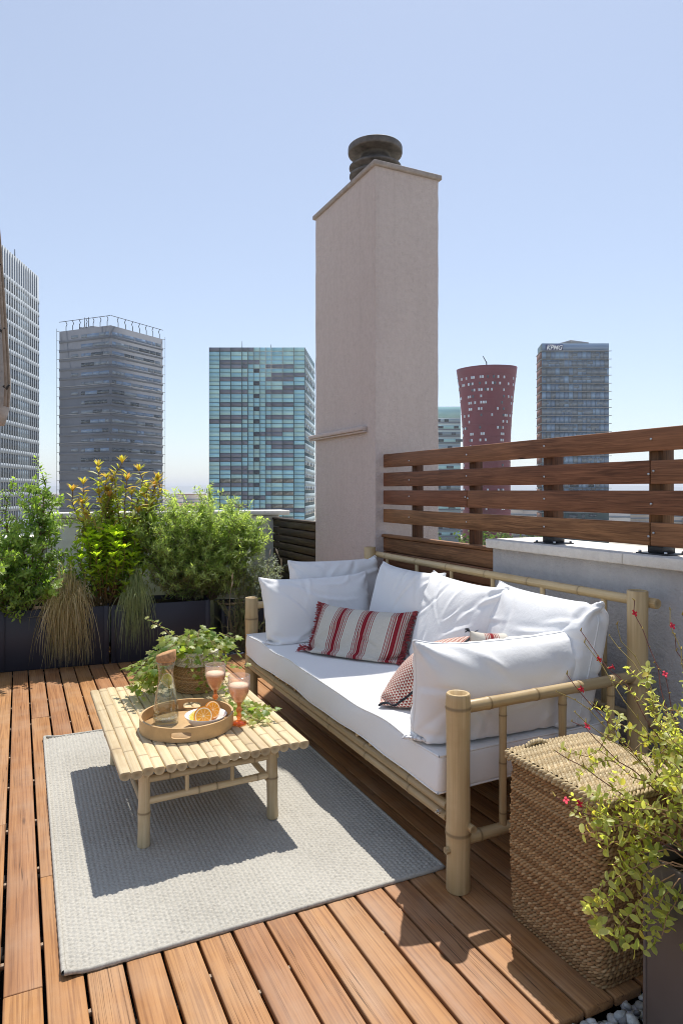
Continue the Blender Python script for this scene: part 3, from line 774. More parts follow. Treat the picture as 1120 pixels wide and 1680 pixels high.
# ------------------------------------------------------------------ pillows: cloth relaxed under inner pressure
def pillow_sim(w, h, t, M, planes, seed, res=.0165, steps=115, noise=.006, grav=.0009, crease=0.0):
    rg = np.random.default_rng(seed)
    nu = int(w / res); nv = int(h / res); su = np.linspace(-w / 2, w / 2, nu + 1); sv = np.linspace(-h / 2, h / 2, nv + 1)
    n1 = (nu + 1) * (nv + 1); gi = np.arange(n1).reshape(nu + 1, nv + 1)
    bmask = np.zeros((nu + 1, nv + 1), bool); bmask[[0, -1]] = True; bmask[:, [0, -1]] = True
    bi = gi.copy(); k = (~bmask).sum(); bi[~bmask] = n1 + np.arange(k)
    U, W = np.meshgrid(su, sv, indexing='ij')
    dome = (np.cos(U / w * math.pi) * np.cos(W / h * math.pi)).clip(0) ** .5 * t * .28
    P = np.zeros((n1 + k, 3)); low = rg.normal(0, 1, (6, 6))
    def rf(s): return s * (np.sin(U * rg.uniform(10, 26) + rg.uniform(0, 6)) * np.sin(W * rg.uniform(10, 26) + rg.uniform(0, 6)) + .5 * rg.normal(0, 1, U.shape))
    P[gi.ravel()] = np.stack([U, W, dome + rf(noise)], -1).reshape(-1, 3)
    P[bi[~bmask]] = np.stack([U, W, -dome + rf(noise)], -1)[~bmask]
    P[gi[bmask], 2] = rf(noise * .7)[bmask]
    UV = np.zeros((n1 + k, 2)); uvg = np.stack([U / w + .5, W / h + .5], -1)
    UV[gi.ravel()] = uvg.reshape(-1, 2); UV[bi[~bmask]] = uvg[~bmask]
    rest = P.copy(); rest[:, 2] = 0
    E = []
    for g in (gi, bi):
        E += [np.stack([g[:-1].ravel(), g[1:].ravel()], 1), np.stack([g[:, :-1].ravel(), g[:, 1:].ravel()], 1), np.stack([g[:-1, :-1].ravel(), g[1:, 1:].ravel()], 1), np.stack([g[1:, :-1].ravel(), g[:-1, 1:].ravel()], 1)]
        E += [np.stack([g[:-2].ravel(), g[2:].ravel()], 1), np.stack([g[:, :-2].ravel(), g[:, 2:].ravel()], 1)]
    E = np.unique(np.sort(np.concatenate(E), 1), axis=0)
    L0 = np.linalg.norm(rest[E[:, 0]] - rest[E[:, 1]], axis=1)
    bend = L0 > res * 1.7
    wt = np.where(bend, .12, np.where(L0 > res * 1.25, .35, 1.0))
    n = len(P); deg = np.bincount(E[:, 0], wt, n) + np.bincount(E[:, 1], wt, n)
    q1 = np.stack([gi[:-1, :-1], gi[1:, :-1], gi[1:, 1:], gi[:-1, 1:]], -1).reshape(-1, 4)
    q2 = np.stack([bi[:-1, :-1], bi[:-1, 1:], bi[1:, 1:], bi[1:, :-1]], -1).reshape(-1, 4)
    Q = np.concatenate([q1, q2])
    M = np.array(M); P = P @ M[:3, :3].T + M[:3, 3]; c0 = P.mean(0)
    vt = w * h * t * .49
    for s in range(steps):
        a, b, c, d = (P[Q[:, i]] for i in range(4)); N = np.cross(c - a, d - b) * .5
        cen = (a + b + c + d) / 4; vol = ((cen - P.mean(0)) * N).sum() / 3
        vn = np.stack([np.bincount(Q.ravel(), np.repeat(N[:, i], 4), n) for i in range(3)], 1); vn /= np.linalg.norm(vn, axis=1)[:, None] + 1e-12
        pr = max(-.3, min(1, (1 - vol / vt) * 6)) * .0022
        P = P + vn * pr; P[:, 2] -= grav
        for it in range(7):
            D = P[E[:, 1]] - P[E[:, 0]]; ln = np.linalg.norm(D, axis=1) + 1e-12
            st = np.where(bend & (ln > L0), 0, 1)
            C = D * ((ln - L0) / ln * wt * st * .5)[:, None]
            acc = np.stack([np.bincount(E[:, 0], C[:, i], n) - np.bincount(E[:, 1], C[:, i], n) for i in range(3)], 1)
            P = P + acc / deg[:, None] * 2.6
            for nr, pt in planes:
                dd = (P - pt) @ nr; P = P - np.minimum(dd, 0)[:, None] * nr
        cm = P.mean(0) - c0; P[:, 0] -= cm[0] * .5; P[:, 1] -= cm[1] * .5
    for _ in range(2):
        A = np.zeros((n, 3)); dg = np.bincount(E[~bend][:, 0], minlength=n) + np.bincount(E[~bend][:, 1], minlength=n)
        for i in range(3): A[:, i] = np.bincount(E[~bend][:, 0], P[E[~bend][:, 1], i], n) + np.bincount(E[~bend][:, 1], P[E[~bend][:, 0], i], n)
        P = P * .72 + .28 * A / dg[:, None]
    # refine the relaxed cloth, then fold it
    def up2(A):
        for ax_ in (0, 1):
            A = np.moveaxis(A, ax_, 0); Bq = np.empty((2 * len(A) - 1,) + A.shape[1:]); Bq[::2] = A
            pad = np.concatenate([2 * A[:1] - A[1:2], A, 2 * A[-1:] - A[-2:-1]])
            Bq[1::2] = (-pad[:-3] + 9 * pad[1:-2] + 9 * pad[2:-1] - pad[3:]) / 16; A = np.moveaxis(Bq, 0, ax_)
        return A
    Fr, Bc = up2(P[gi]), up2(P[bi]); nu2, nv2 = Fr.shape[0] - 1, Fr.shape[1] - 1
    Bc[0], Bc[-1], Bc[:, 0], Bc[:, -1] = Fr[0], Fr[-1], Fr[:, 0], Fr[:, -1]
    U, W_ = np.meshgrid(np.linspace(-.5, .5, nu2 + 1), np.linspace(-.5, .5, nv2 + 1), indexing='ij'); x = U * w; y = W_ * h
    def nrm(A, sg):
        N = np.cross(np.gradient(A, axis=0), np.gradient(A, axis=1)) * sg; return N / (np.linalg.norm(N, axis=2)[..., None] + 1e-12)
    edge = np.minimum(w / 2 - np.abs(x), h / 2 - np.abs(y)); soft = np.clip(edge / .03, 0, 1)
    for A, sg in ((Fr, 1), (Bc, -1)):
        D = np.zeros_like(x)
        if crease:
            for cx_ in (-1, 1):
                for cy_ in (-1, 1):
                    dx = x - cx_ * w / 2; dy = y - cy_ * h / 2; rr_ = np.hypot(dx, dy); an = np.arctan2(np.abs(dy), np.abs(dx))
                    D += .008 * crease * np.sin(an * rg.uniform(8, 13) + rg.uniform(0, 6) + 6 * rr_) * np.exp(-rr_ / rg.uniform(.10, .17)) * np.clip(rr_ / .03, 0, 1)
            for k in range(int(17 * crease)):
                px_, py_ = rg.uniform(-.46, .46) * w, rg.uniform(-.46, .48) * h
                an = rg.normal(0, .55) + math.atan2(py_, px_); L = rg.uniform(.04, .15); wd = rg.uniform(.006, .017)
                u_ = (x - px_) * math.cos(an) + (y - py_) * math.sin(an); v_ = -(x - px_) * math.sin(an) + (y - py_) * math.cos(an) + rg.normal(0, 1.6) * u_ ** 2
                D += rg.choice((-1, 1, 1)) * rg.uniform(.004, .010) * np.exp(-(u_ / L) ** 2) * (np.exp(-np.abs(v_ / wd) ** 1.4) - .55 * np.exp(-((v_ - wd * 2.2) / (wd * 1.6)) ** 2))
            D += .0045 * crease * np.sin(x * rg.uniform(45, 60) + 2 * np.sin(y * 9) + rg.uniform(0, 6)) * np.exp(-(h / 2 - np.abs(y)) / .03) + .0045 * crease * np.sin(y * rg.uniform(45, 60) + 2 * np.sin(x * 9)) * np.exp(-(w / 2 - np.abs(x)) / .03)
        A += nrm(A, sg) * (D * soft)[..., None]
        for nr, pt in planes:
            dd = (A - pt) @ nr; A -= np.minimum(dd, 0)[..., None] * nr
    n1 = (nu2 + 1) * (nv2 + 1); gi = np.arange(n1).reshape(nu2 + 1, nv2 + 1); bmask = np.zeros(gi.shape, bool); bmask[[0, -1]] = True; bmask[:, [0, -1]] = True
    bi = gi.copy(); bi[~bmask] = n1 + np.arange((~bmask).sum())
    P = np.concatenate([Fr.reshape(-1, 3), Bc[~bmask]]); uvg = np.stack([U + .5, W_ + .5], -1); UV = np.concatenate([uvg.reshape(-1, 2), uvg[~bmask]])
    Q = np.concatenate([np.stack([gi[:-1, :-1], gi[1:, :-1], gi[1:, 1:], gi[:-1, 1:]], -1).reshape(-1, 4), np.stack([bi[:-1, :-1], bi[:-1, 1:], bi[1:, 1:], bi[1:, :-1]], -1).reshape(-1, 4)])
    rim = np.concatenate([gi[:, 0], gi[-1, 1:], gi[-2::-1, -1], gi[0, -2:0:-1]])
    return P, Q, UV, rim, gi

def pose(origin, xdir, up):
    """bottom-centre pose: local x along the width, local y up the pillow, z out of its face"""
    x = Vector(xdir).normalized(); y = Vector(up).normalized(); y = (y - x * y.dot(x)).normalized(); z = x.cross(y)
    M = Matrix.Identity(4)
    for i in range(3): M[i][0] = x[i]; M[i][1] = y[i]; M[i][2] = z[i]; M[i][3] = origin[i]
    return M
SEATP = (np.array([0, 0, 1.0]), np.array([0, 0, .449]))
def nplane(n, p): n = np.array(n, float); return (n / np.linalg.norm(n), np.array(p, float))
BACKP = nplane((-1, 0, .12), (2.17, 0, .6))
def pillow(name, label, mat, bottom, xdir, up, w, h, t, seed, planes=(), **kw):
    M = pose(np.array(bottom) + np.array(Vector(up).normalized()) * h / 2, xdir, up)
    P, Q, UV, rim, gi = pillow_sim(w, h, t, M, [SEATP] + list(planes), seed, **kw)
    root = thing(name, tuple(P.mean(0) * np.array([1, 1, 0]) + np.array([0, 0, P[:, 2].min()])), label, 'pillow')
    m = MB(); m.add(P, Q, UV); m.build('cover', mat, root)
    return root, P, rim, gi
W = MT['white_fabric']
def seam(root, P, rim, mat, r=.0032, name='seam'):
    m = MB(); q = P[np.concatenate([rim, rim[:1]])]; tube(m, q, r, 5, False); m.build(name, mat, root)
PIL = []
def wp(*a, **k):
    root, P, rim, gi = pillow(*a, crease=1.0, **k); seam(root, P, rim, W); return root
wp('pillow', 'white pillow standing farthest back at the chimney end of the sofa', W, (1.90, 3.955, .45), (1, .02, 0), (.02, .10, 1), .76, .56, .17, 1, [nplane((0, -1, .05), (0, 4.06, .6)), BACKP])
wp('pillow', 'white pillow with a sunlit corner behind the striped cushion', W, (1.665, 3.705, .45), (1, .03, 0), (0, .26, 1), .76, .50, .21, 2, [nplane((0, -1, .16), (0, 3.93, .7))])
wp('pillow', 'white back pillow directly above the striped fringed cushion', W, (1.92, 3.34, .45), (.02, -1, 0), (.27, 0, 1), .68, .58, .21, 3, [BACKP])
wp('pillow', 'white back pillow in the middle of the sofa back', W, (1.87, 2.77, .45), (-.06, -1, 0), (.31, 0, 1), .70, .59, .22, 4, [BACKP])
wp('pillow', 'white back pillow leaning beside the near bamboo back post', W, (1.89, 2.20, .45), (-.02, -1, 0), (.29, 0, 1), .72, .60, .22, 15, [BACKP, nplane((0, 1, 0), (0, 1.90, .6))])
wp('pillow', 'white pillow standing inside the near bamboo arm of the sofa', W, (1.655, 2.055, .45), (1, -.05, 0), (.01, -.12, 1), .82, .48, .25, 6, [nplane((0, 1, .05), (0, 1.895, .6))])

# striped cushion with fringe
root, P, rim, gi = pillow('striped_cushion', 'cream lumbar cushion with red stripes and red fringed ends', MT['stripe_fabric'], (1.60, 3.235, .45), (.555, -.83, 0), (.50, .34, 1.0), .60, .40, .16, 7, crease=.45)
m = MB(); rg = np.random.default_rng(3); cen = P.mean(0)
for col in (gi[0], gi[-1]):
    line = P[col]
    for k in range(330):
        s = rg.uniform(0, len(line) - 1.001); i0 = int(s); p = line[i0] + (line[i0 + 1] - line[i0]) * (s - i0)
        out = (p - cen); ax = line[-1] - line[0]; ax /= np.linalg.norm(ax); out -= ax * np.dot(out, ax); out /= np.linalg.norm(out)
        d = out + rg.normal(0, .35, 3); d /= np.linalg.norm(d); L = rg.uniform(.02, .038)
        q = [p - out * .004, p + d * L * .5, p + d * L + np.array([0, 0, -.006 * rg.random()])]
        tube(m, q, [.0021, .0022, .0015], 4, False)
m.build('fringe', MT['red_fringe'], root, True, 'stuff')

# triangle cushion with dark piping
root, P, rim, gi = pillow('triangle_cushion', 'red and cream triangle patterned cushion with dark piping', MT['triangle_fabric'], (1.515, 2.565, .45), (.75, .60, 0), (.43, -.48, .78), .44, .44, .22, 8, noise=.002)
seam(root, P, rim, MT['dark_piping'], .0052, 'piping')
def tassel(root, p, d, n=22, L=.03):
    m = MB(); rg = np.random.default_rng(int(p[0] * 1000)); d = np.array(d) / np.linalg.norm(d)
    for k in range(n):
        e = d + rg.normal(0, .28, 3); tube(m, [p, p + e * L * .6, p + e * L + np.array([0, 0, -.01])], [.002, .0018, .001], 4, False)
    m.build('tassel', MT['dark_piping'], root)
for c in (gi[0, -1], gi[-1, -1]): tassel(root, P[c], P[c] - P.mean(0))
root, P, rim, gi = pillow('striped_cushion', 'small cream cushion with red stripe peeking over the near white pillow', MT['stripe_fabric_small'], (1.94, 2.33, .45), (.93, -.30, 0), (.02, -.10, 1), .42, .40, .13, 9, noise=.002)
for c in (gi[0, -1], gi[-1, -1]): tassel(root, P[c], P[c] - P.mean(0), 16, .022)

# ------------------------------------------------------------------ coffee table
T = MT['bamboo_pale']; tz = RT
tab = thing('coffee_table', (.68, 3.0, tz), 'low bamboo coffee table with cane top standing on the rug', 'table')
rr = random.Random(9)
NC = 18; x0, x1 = .318, 1.042
for k in range(NC):
    x = x0 + (k + .5) * (x1 - x0) / NC; r = .0205 + rr.uniform(-.0006, .0006)
    a = 2.462 + rr.uniform(-.006, .008); b = 3.556 + rr.uniform(-.012, .010)
    nd = []; q = rr.uniform(.03, .25)
    while q < .97: nd.append(q); q += rr.uniform(.2, .33)
    cane('top_cane', (x, a, .3385 + rr.uniform(-.0015, .0015)), (x + rr.uniform(-.002, .002), b, .3385), r, tab, T, nd, seg=18, wob=.0008, seed=k, flat=.48)
LEG = [(.426, 2.590), (.930, 2.586), (.426, 3.425), (.930, 3.425)]
for k, (x, y) in enumerate(LEG): cane('leg', (x + (.004 if k % 2 else -.004), y, tz), (x, y, .313), .0235, tab, T, (.42,) if k == 0 else (.55,), seg=16, r1=.022, seed=k)
for y in (2.588, 3.425):
    cane('rail', (.405 if y > 3 else .44, y, .258), (.958, y, .262), .0135, tab, T, (.15, .5, .8), seg=10)
    cane('rail', (.44, y, .176), (.915, y, .186), .0135, tab, T, (.4, .55, .9), seg=10)
    for x in (.585, .765): cane('upright', (x, y, .181), (x, y, .254), .0085, tab, T, seg=8)
    cane('support', (.36, y + .04, .3005), (1.0, y + .04, .3005), .0125, tab, T, (.3, .7), seg=10)
for x in (.426, .930):
    cane('rail', (x, 2.56, .284), (x, 3.45, .284), .0125, tab, T, (.2, .5, .8), seg=10)
    cane('rail', (x, 2.60, .152), (x, 3.42, .152), .0125, tab, T, (.3, .7), seg=10)
TOP = .3515

# ------------------------------------------------------------------ tray, carafe, bowl, fruit, goblets
def tray():
    cx, cy, z0, r, h, th = .640, 2.832, TOP, .194, .056, .009
    t = thing('round_tray', (cx, cy, z0), 'round wooden tray with cut-out handles on the coffee table', 'tray')
    m = MB(); lathe(m, [(.0005, z0 + .001), (r - th, z0 + .001), (r - th, z0 + .010), (.0005, z0 + .010)], 56, (cx, cy, 0)); m.build('tray_base', MT['tray_wood'], t, False)
    a1 = math.atan2(-cy, -cx) - .12; slots = (a1, a1 + math.pi); hw = .235
    m = MB()
    def wall(angs, zs):
        n = len(angs)
        for rad, flip in ((r, False), (r - th, True)):
            v = [(cx + rad * math.cos(a), cy + rad * math.sin(a), z) for z in zs for a in angs]
            f = [(k, k + 1, n + k + 1, n + k) for k in range(n - 1)]
            m.add(v, [q[::-1] for q in f] if flip else f)
        for z, up in ((zs[0], False), (zs[1], True)):
            v = [(cx + q * math.cos(a), cy + q * math.sin(a), z) for q in (r, r - th) for a in angs]
            f = [(k, k + 1, n + k + 1, n + k) for k in range(n - 1)]; m.add(v, f if up else [q[::-1] for q in f])
    for s in range(2): wall(np.linspace(slots[s] + hw, slots[(s + 1) % 2] - hw + (2 * math.pi if s else 0), 30), (z0, z0 + h))
    for s in slots:
        K = 48; ring_o = []; ring_i = []
        for k in range(K):
            a = 2 * math.pi * k / K; ca, sa = math.cos(a), math.sin(a)
            q = 1 / max(abs(ca), abs(sa)); ring_o.append((s + hw * ca * q, z0 + h / 2 + h / 2 * sa * q))
            hx, hz = .028, .0125; c2 = abs(ca) ** .55 * (1 if ca > 0 else -1); s2 = abs(sa) ** .55 * (1 if sa > 0 else -1)
            ux = (hx + hz) * c2; uz = hz * s2
            ring_i.append((s + ux / r, z0 + h * .50 + uz))
        def P(q, rad): return (cx + rad * math.cos(q[0]), cy + rad * math.sin(q[0]), q[1])
        for rad, flip in ((r, False), (r - th, True)):
            v = [P(q, rad) for q in ring_o] + [P(q, rad) for q in ring_i]
            f = [(k, (k + 1) % K, K + (k + 1) % K, K + k) for k in range(K)]; m.add(v, [q[::-1] for q in f] if flip else f)
        v = [P(q, r) for q in ring_i] + [P(q, r - th) for q in ring_i]; m.add(v, [(k, (k + 1) % K, K + (k + 1) % K, K + k) for k in range(K)])
        top = [q for q in ring_o if q[1] > z0 + h - 1e-6]; top.sort()
        v = [P(q, r) for q in top] + [P(q, r - th) for q in top]; n = len(top); m.add(v, [(k, k + 1, n + k + 1, n + k) for k in range(n - 1)])
    m.build('tray_wall', MT['tray_wood'], t, False)
tray()
TZ = TOP + .0105

def half_fruit(name, label, c, nrm, R0, pulp, peel, group=None, cut=1.0, spin=0):
    t = thing(name, c, label, 'fruit', group); q = Vector(nrm).normalized().to_track_quat('Z', 'Y') @ Euler((0, 0, spin)).to_quaternion()
    m = MB(); lathe(m, [(R0 * math.cos(a), R0 * math.sin(a)) for a in np.linspace(0, -math.pi / 2 * .995, 12)], 32)
    me = m.mesh('peel'); me.materials.append(MT[peel]); o = inst('peel', me, t, (0, 0, 0), q.to_euler(), None, False)
    m = MB(); lathe(m, [(.0004, .0009), (R0 * .5, .0013), (R0 * .9, .0008), (R0 * .985, .0001)], 32)
    me = m.mesh('pulp'); me.materials.append(MT[pulp]); inst('pulp', me, t, (0, 0, 0), q.to_euler(), None, False)
    return t
bx_, by_ = .700, 2.752
m = MB(); z = TZ
lathe(m, [(.0005, z + .004), (.030, z + .004), (.034, z), (.040, z), (.046, z + .008), (.072, z + .030), (.085, z + .051), (.0865, z + .054), (.083, z + .053), (.069, z + .033), (.043, z + .013), (.0005, z + .011)], 48, (bx_, by_, 0))
bowl = m.build('fruit_bowl', MT['porcelain']); tag(bowl, 'small white bowl of orange halves on the tray', 'bowl')
half_fruit('orange_half', 'front orange half facing forward in the white bowl', (bx_ - .012, by_ - .010, z + .050), (-.28, -.86, .42), .040, 'orange_pulp', 'orange_peel', spin=.4)
half_fruit('orange_half', 'orange half at the right back of the white bowl', (bx_ + .038, by_ + .030, z + .058), (.30, -.84, .36), .037, 'orange_pulp', 'orange_peel', spin=1.1)
half_fruit('lemon_half', 'yellow citrus half at the left of the white bowl', (bx_ - .042, by_ + .016, z + .044), (-.55, -.35, .75), .031, 'lemon_pulp', 'lemon_peel')

def carafe():
    cx, cy, z = .560, 2.872, TZ
    t = thing('water_carafe', (cx, cy, z), 'glass water carafe with cork stopper and lemon slices on tray', 'carafe')
    out = [(.0005, .0), (.046, .0), (.052, .006), (.0535, .03), (.050, .075), (.043, .125), (.0345, .175), (.0305, .205), (.0315, .225), (.0365, .25), (.040, .263)]
    inn = [(.0385, .263), (.035, .25), (.030, .225), (.029, .205), (.033, .175), (.0415, .125), (.0485, .075), (.052, .03), (.048, .016), (.0005, .013)]
    m = MB(); lathe(m, [(a, b + z) for a, b in out + inn], 48, (cx, cy, 0)); m.build('glass_body', MT['clear_glass'], t)
    wi = [(a - .0008, b) for a, b in inn[::-1] if b < .176]; wi[0] = (.0005, .0138)
    m = MB(); lathe(m, [(a, b + z) for a, b in wi] + [(.0325, .176 + z), (.0005, .176 + z)], 48, (cx, cy, 0)); m.build('water', MT['water'], t)
    m = MB()
    def slant(r, zz, a): return r, zz + np.where(zz > z + .272, .012 * r / .04 * np.cos(a + .5), 0)
    lathe(m, [(.0005, z + .252), (.0345, z + .252), (.037, z + .2635), (.0405, z + .264), (.042, z + .268), (.0415, z + .296), (.039, z + .299), (.0005, z + .299)], 32, (cx, cy, 0), fn=slant); m.build('cork_stopper', MT['cork'], t)
    for k, (dz, ang, tx) in enumerate(((.184, .3, .25), (.168, 1.5, -.1))):
        m = MB(); R0 = .0275
        lathe(m, [(.0004, .003), (R0 * .9, .003), (R0, .0015), (R0, -.0015), (R0 * .9, -.003), (.0004, -.003)], 28)
        me = m.mesh('lemon_slice'); me.materials.append(MT['lemon_pulp']); inst('lemon_slice', me, t, (cx + .004 * (1 - 2 * k), cy - .003, z + dz), (tx + .9, .3, ang))
carafe()

def goblet(cx, cy, label):
    z = TOP; t = thing('goblet', (cx, cy, z), label, 'goblet', None)
    def dia(r, zz, a):
        f = np.clip((zz - z - .098) / .01, 0, 1) * np.clip((z + .178 - zz) / .006, 0, 1)
        k = np.abs(np.sin(a * 14 + (zz - z) * 150)) + np.abs(np.sin(a * 14 - (zz - z) * 150))
        return r * (1 + .035 * f * (k - 1)), zz
    zs = np.linspace(0, 1, 34)
    bo = []
    for s in zs:
        zz = .088 + s * .117; r = .012 + .031 * math.sin(min(1, s * 1.5) * math.pi / 2) ** .8 + .004 * s - .0035 * max(0, s - .8) * 5 * 0
        bo.append((r, zz + z))
    inn = [(max(.0005, r - .0022), zz + .0015) for r, zz in bo[::-1]]
    m = MB(); lathe(m, bo + inn[:-1] + [(.0005, z + .093)], 84, (cx, cy, 0), fn=dia); m.build('cup', MT['pink_glass'], t)
    st = [(.0005, .0), (.032, 0), (.034, .002), (.033, .005), (.018, .010), (.009, .016), (.0075, .022), (.0115, .029), (.0115, .034), (.008, .041), (.0095, .048), (.0135, .055), (.0135, .061), (.009, .069), (.0075, .077), (.010, .086), (.013, .090), (.0005, .091)]
    m = MB(); lathe(m, [(a, b + z) for a, b in st], 24, (cx, cy, 0)); m.build('stem', MT['amber_glass'], t)
    fl = [(max(.0005, r - .003), zz) for r, zz in bo if zz < z + .166]
    m = MB(); lathe(m, [(.0005, z + .094)] + fl[2:] + [(.0005, fl[-1][1])], 40, (cx, cy, 0)); m.build('drink', MT['juice'], t)
    m = MB(); lathe(m, [(fl[-1][0] - .0005, fl[-1][1] + .001), (fl[-1][0] - .003, fl[-1][1] + .007), (.0005, fl[-1][1] + .0085)], 32, (cx, cy, 0)); m.build('foam', MT['foam'], t)
goblet(.803, 2.985, 'pink goblet of orange drink nearer the ivy basket')
goblet(.846, 2.762, 'pink goblet of orange drink nearer the table front')

# ------------------------------------------------------------------ woven helpers
def twine(mb, path, r, pitch, rs, cols, seed, seg=5, nrm=None):
    """two strands twisted round a path"""
    path = np.asarray(path, float); d = np.linalg.norm(np.diff(path, axis=0), axis=1); s = np.concatenate([[0], np.cumsum(d)]); L = s[-1]
    n = max(6, int(L / pitch * 7)); q = np.linspace(0, L, n); c = np.stack([np.interp(q, s, path[:, i]) for i in range(3)], 1)
    t = np.gradient(c, axis=0); t /= np.linalg.norm(t, axis=1)[:, None] + 1e-12
    up = np.array([0, 0, 1.0]) if nrm is None else np.array(nrm, float)
    x = np.cross(t, up); x /= np.linalg.norm(x, axis=1)[:, None] + 1e-12; y = np.cross(x, t)
    rg = np.random.default_rng(seed)
    for k in range(2):
        ph = q / pitch * 2 * math.pi + k * math.pi + rg.uniform(0, 6.28) * (k == 0) * 0 + seed * 1.3
        jt = 1 + .18 * np.sin(q * 37 + seed * 2 + k * 2)
        p = c + r * (np.cos(ph)[:, None] * x + np.sin(ph)[:, None] * y * .8)
        cc = cols[rg.integers(len(cols))]; b0 = rg.uniform(.8, 1.15)
        V0 = MB(); tube(V0, p, rs * jt, seg, False)
        tn = np.repeat(b0 * (.82 + .36 * np.interp(q, np.linspace(0, L, int(L / .06) + 2), rg.random(int(L / .06) + 2))), seg)[:, None] * np.array(cc)[None, :]
        mb.add(V0.v[0], V0.fl[0].reshape(-1, 4), col=tn)

WIC = [(.39, .245, .12), (.33, .195, .09), (.44, .29, .15), (.28, .155, .07)]
def rrect(x0, x1, y0, y1, r, z, n=5):
    P = []
    for cx, cy, a0 in ((x1 - r, y0 + r, -90), (x1 - r, y1 - r, 0), (x0 + r, y1 - r, 90), (x0 + r, y0 + r, 180)):
        for k in range(n + 1): a = R(a0 + 90 * k / n); P.append((cx + r * math.cos(a), cy + r * math.sin(a), z))
    return np.array(P + P[:1])
def hamper():
    x0, x1, y0, y1, H = 1.405, 1.745, 1.312, 1.690, .498
    t = thing('wicker_hamper', (1.575, 1.50, 0), 'tall square woven seagrass basket with lid beside the sofa', 'basket')
    boxo('liner', (x0 + .014, y0 + .014, .004), (x1 - .014, y1 - .014, H - .008), MT['wicker_core'], t, .02)
    m = MB(); rows = 46
    for k in range(rows):
        z = .010 + k * (H - .016) / (rows - 1); b = .006 * math.sin(k / rows * math.pi) + .0015 * math.sin(k * 1.9)
        P = rrect(x0 + .006 - b, x1 - .006 + b, y0 + .006 - b, y1 - .006 + b, .03, z)
        P[:, 2] += .0025 * np.sin(P[:, 0] * 21 + k * .3) + .0025 * np.sin(P[:, 1] * 18 + k * .23)
        twine(m, P, .0043, .027, .0042, WIC, k)
    m.build('woven_side', MT['wicker'], t, True, 'stuff')
    lid = boxo('lid', (x0 + .002, y0 + .002, H + .004), (x1 - .002, y1 - .002, H + .018), MT['wicker_core'], t, .005)
    m = MB(); rows = 34; WL = [(.44, .345, .205), (.38, .285, .16), (.50, .40, .25)]
    for k in range(rows):
        y = y0 + .002 + k * (y1 - y0 - .004) / (rows - 1)
        twine(m, np.array([(x0 - .004, y, H + .019), ((x0 + x1) / 2, y, H + .024), (x1 + .004, y, H + .019)]), .0045, .025, .0044, WL, k + 50)
    for z in (H + .004, H + .015): twine(m, rrect(x0 - .008, x1 + .008, y0 - .008, y1 + .008, .022, z), .0055, .032, .0050, WL, int(z * 1000))
    m.build('woven_top', MT['wicker'], lid, True, 'stuff')
    m = MB(); twine(m, np.array([(x0 + .06, y1 - .015, H + .027), (x0 + .085, y1 - .012, H + .036), (x0 + .12, y1 - .010, H + .036), (x0 + .145, y1 - .012, H + .027)]), .005, .022, .005, WL, 5); m.build('handle', MT['wicker'], lid)
hamper()

# ------------------------------------------------------------------ leaves and plants
def leaf_tpl(w, fold=.18, curl=.15, kind='oval'):
    if kind == 'oval': st = [(0, .06), (.22, .72), (.5, 1.0), (.78, .62), (1, .02)]
    elif kind == 'lance': st = [(0, .08), (.3, .9), (.6, .85), (1, .02)]
    elif kind == 'round': st = [(0, .1), (.2, .85), (.5, 1.05), (.8, .8), (1, .12)]
    elif kind == 'spoon': st = [(0, .1), (.3, .45), (.62, 1.0), (.86, .8), (1, .1)]
    elif kind == 'needle': st = [(0, .8), (.5, 1), (1, .1)]
    V = []; F = []
    if kind == 'ivy':
        out = [(0, 0), (.32, -.10), (.50, .18), (.30, .34), (.40, .66), (.15, .62), (0, 1.0), (-.15, .62), (-.40, .66), (-.30, .34), (-.50, .18), (-.32, -.10)]
        V = [(0, .32, .02)] + [(x * w * 2, y, -.10 * abs(x) * 2 - .14 * y * y) for x, y in out]
        F = [(0, 1 + k, 1 + (k + 1) % 12) for k in range(12)]
        return np.array(V), np.array(F)
    for y, q in st:
        z = -curl * y * y; V += [(-w / 2 * q, y, z + fold * w * q), (0, y, z), (w / 2 * q, y, z + fold * w * q)]
    for k in range(len(st) - 1):
        a = k * 3; F += [(a, a + 1, a + 4, a + 3), (a + 1, a + 2, a + 5, a + 4)]
    return np.array(V), np.array(F)

def orient(dirs, nrms):
    y = dirs / (np.linalg.norm(dirs, axis=1)[:, None] + 1e-12); x = np.cross(y, nrms); x /= np.linalg.norm(x, axis=1)[:, None] + 1e-9; z = np.cross(x, y)
    return np.stack([x, y, z], -1)          # columns

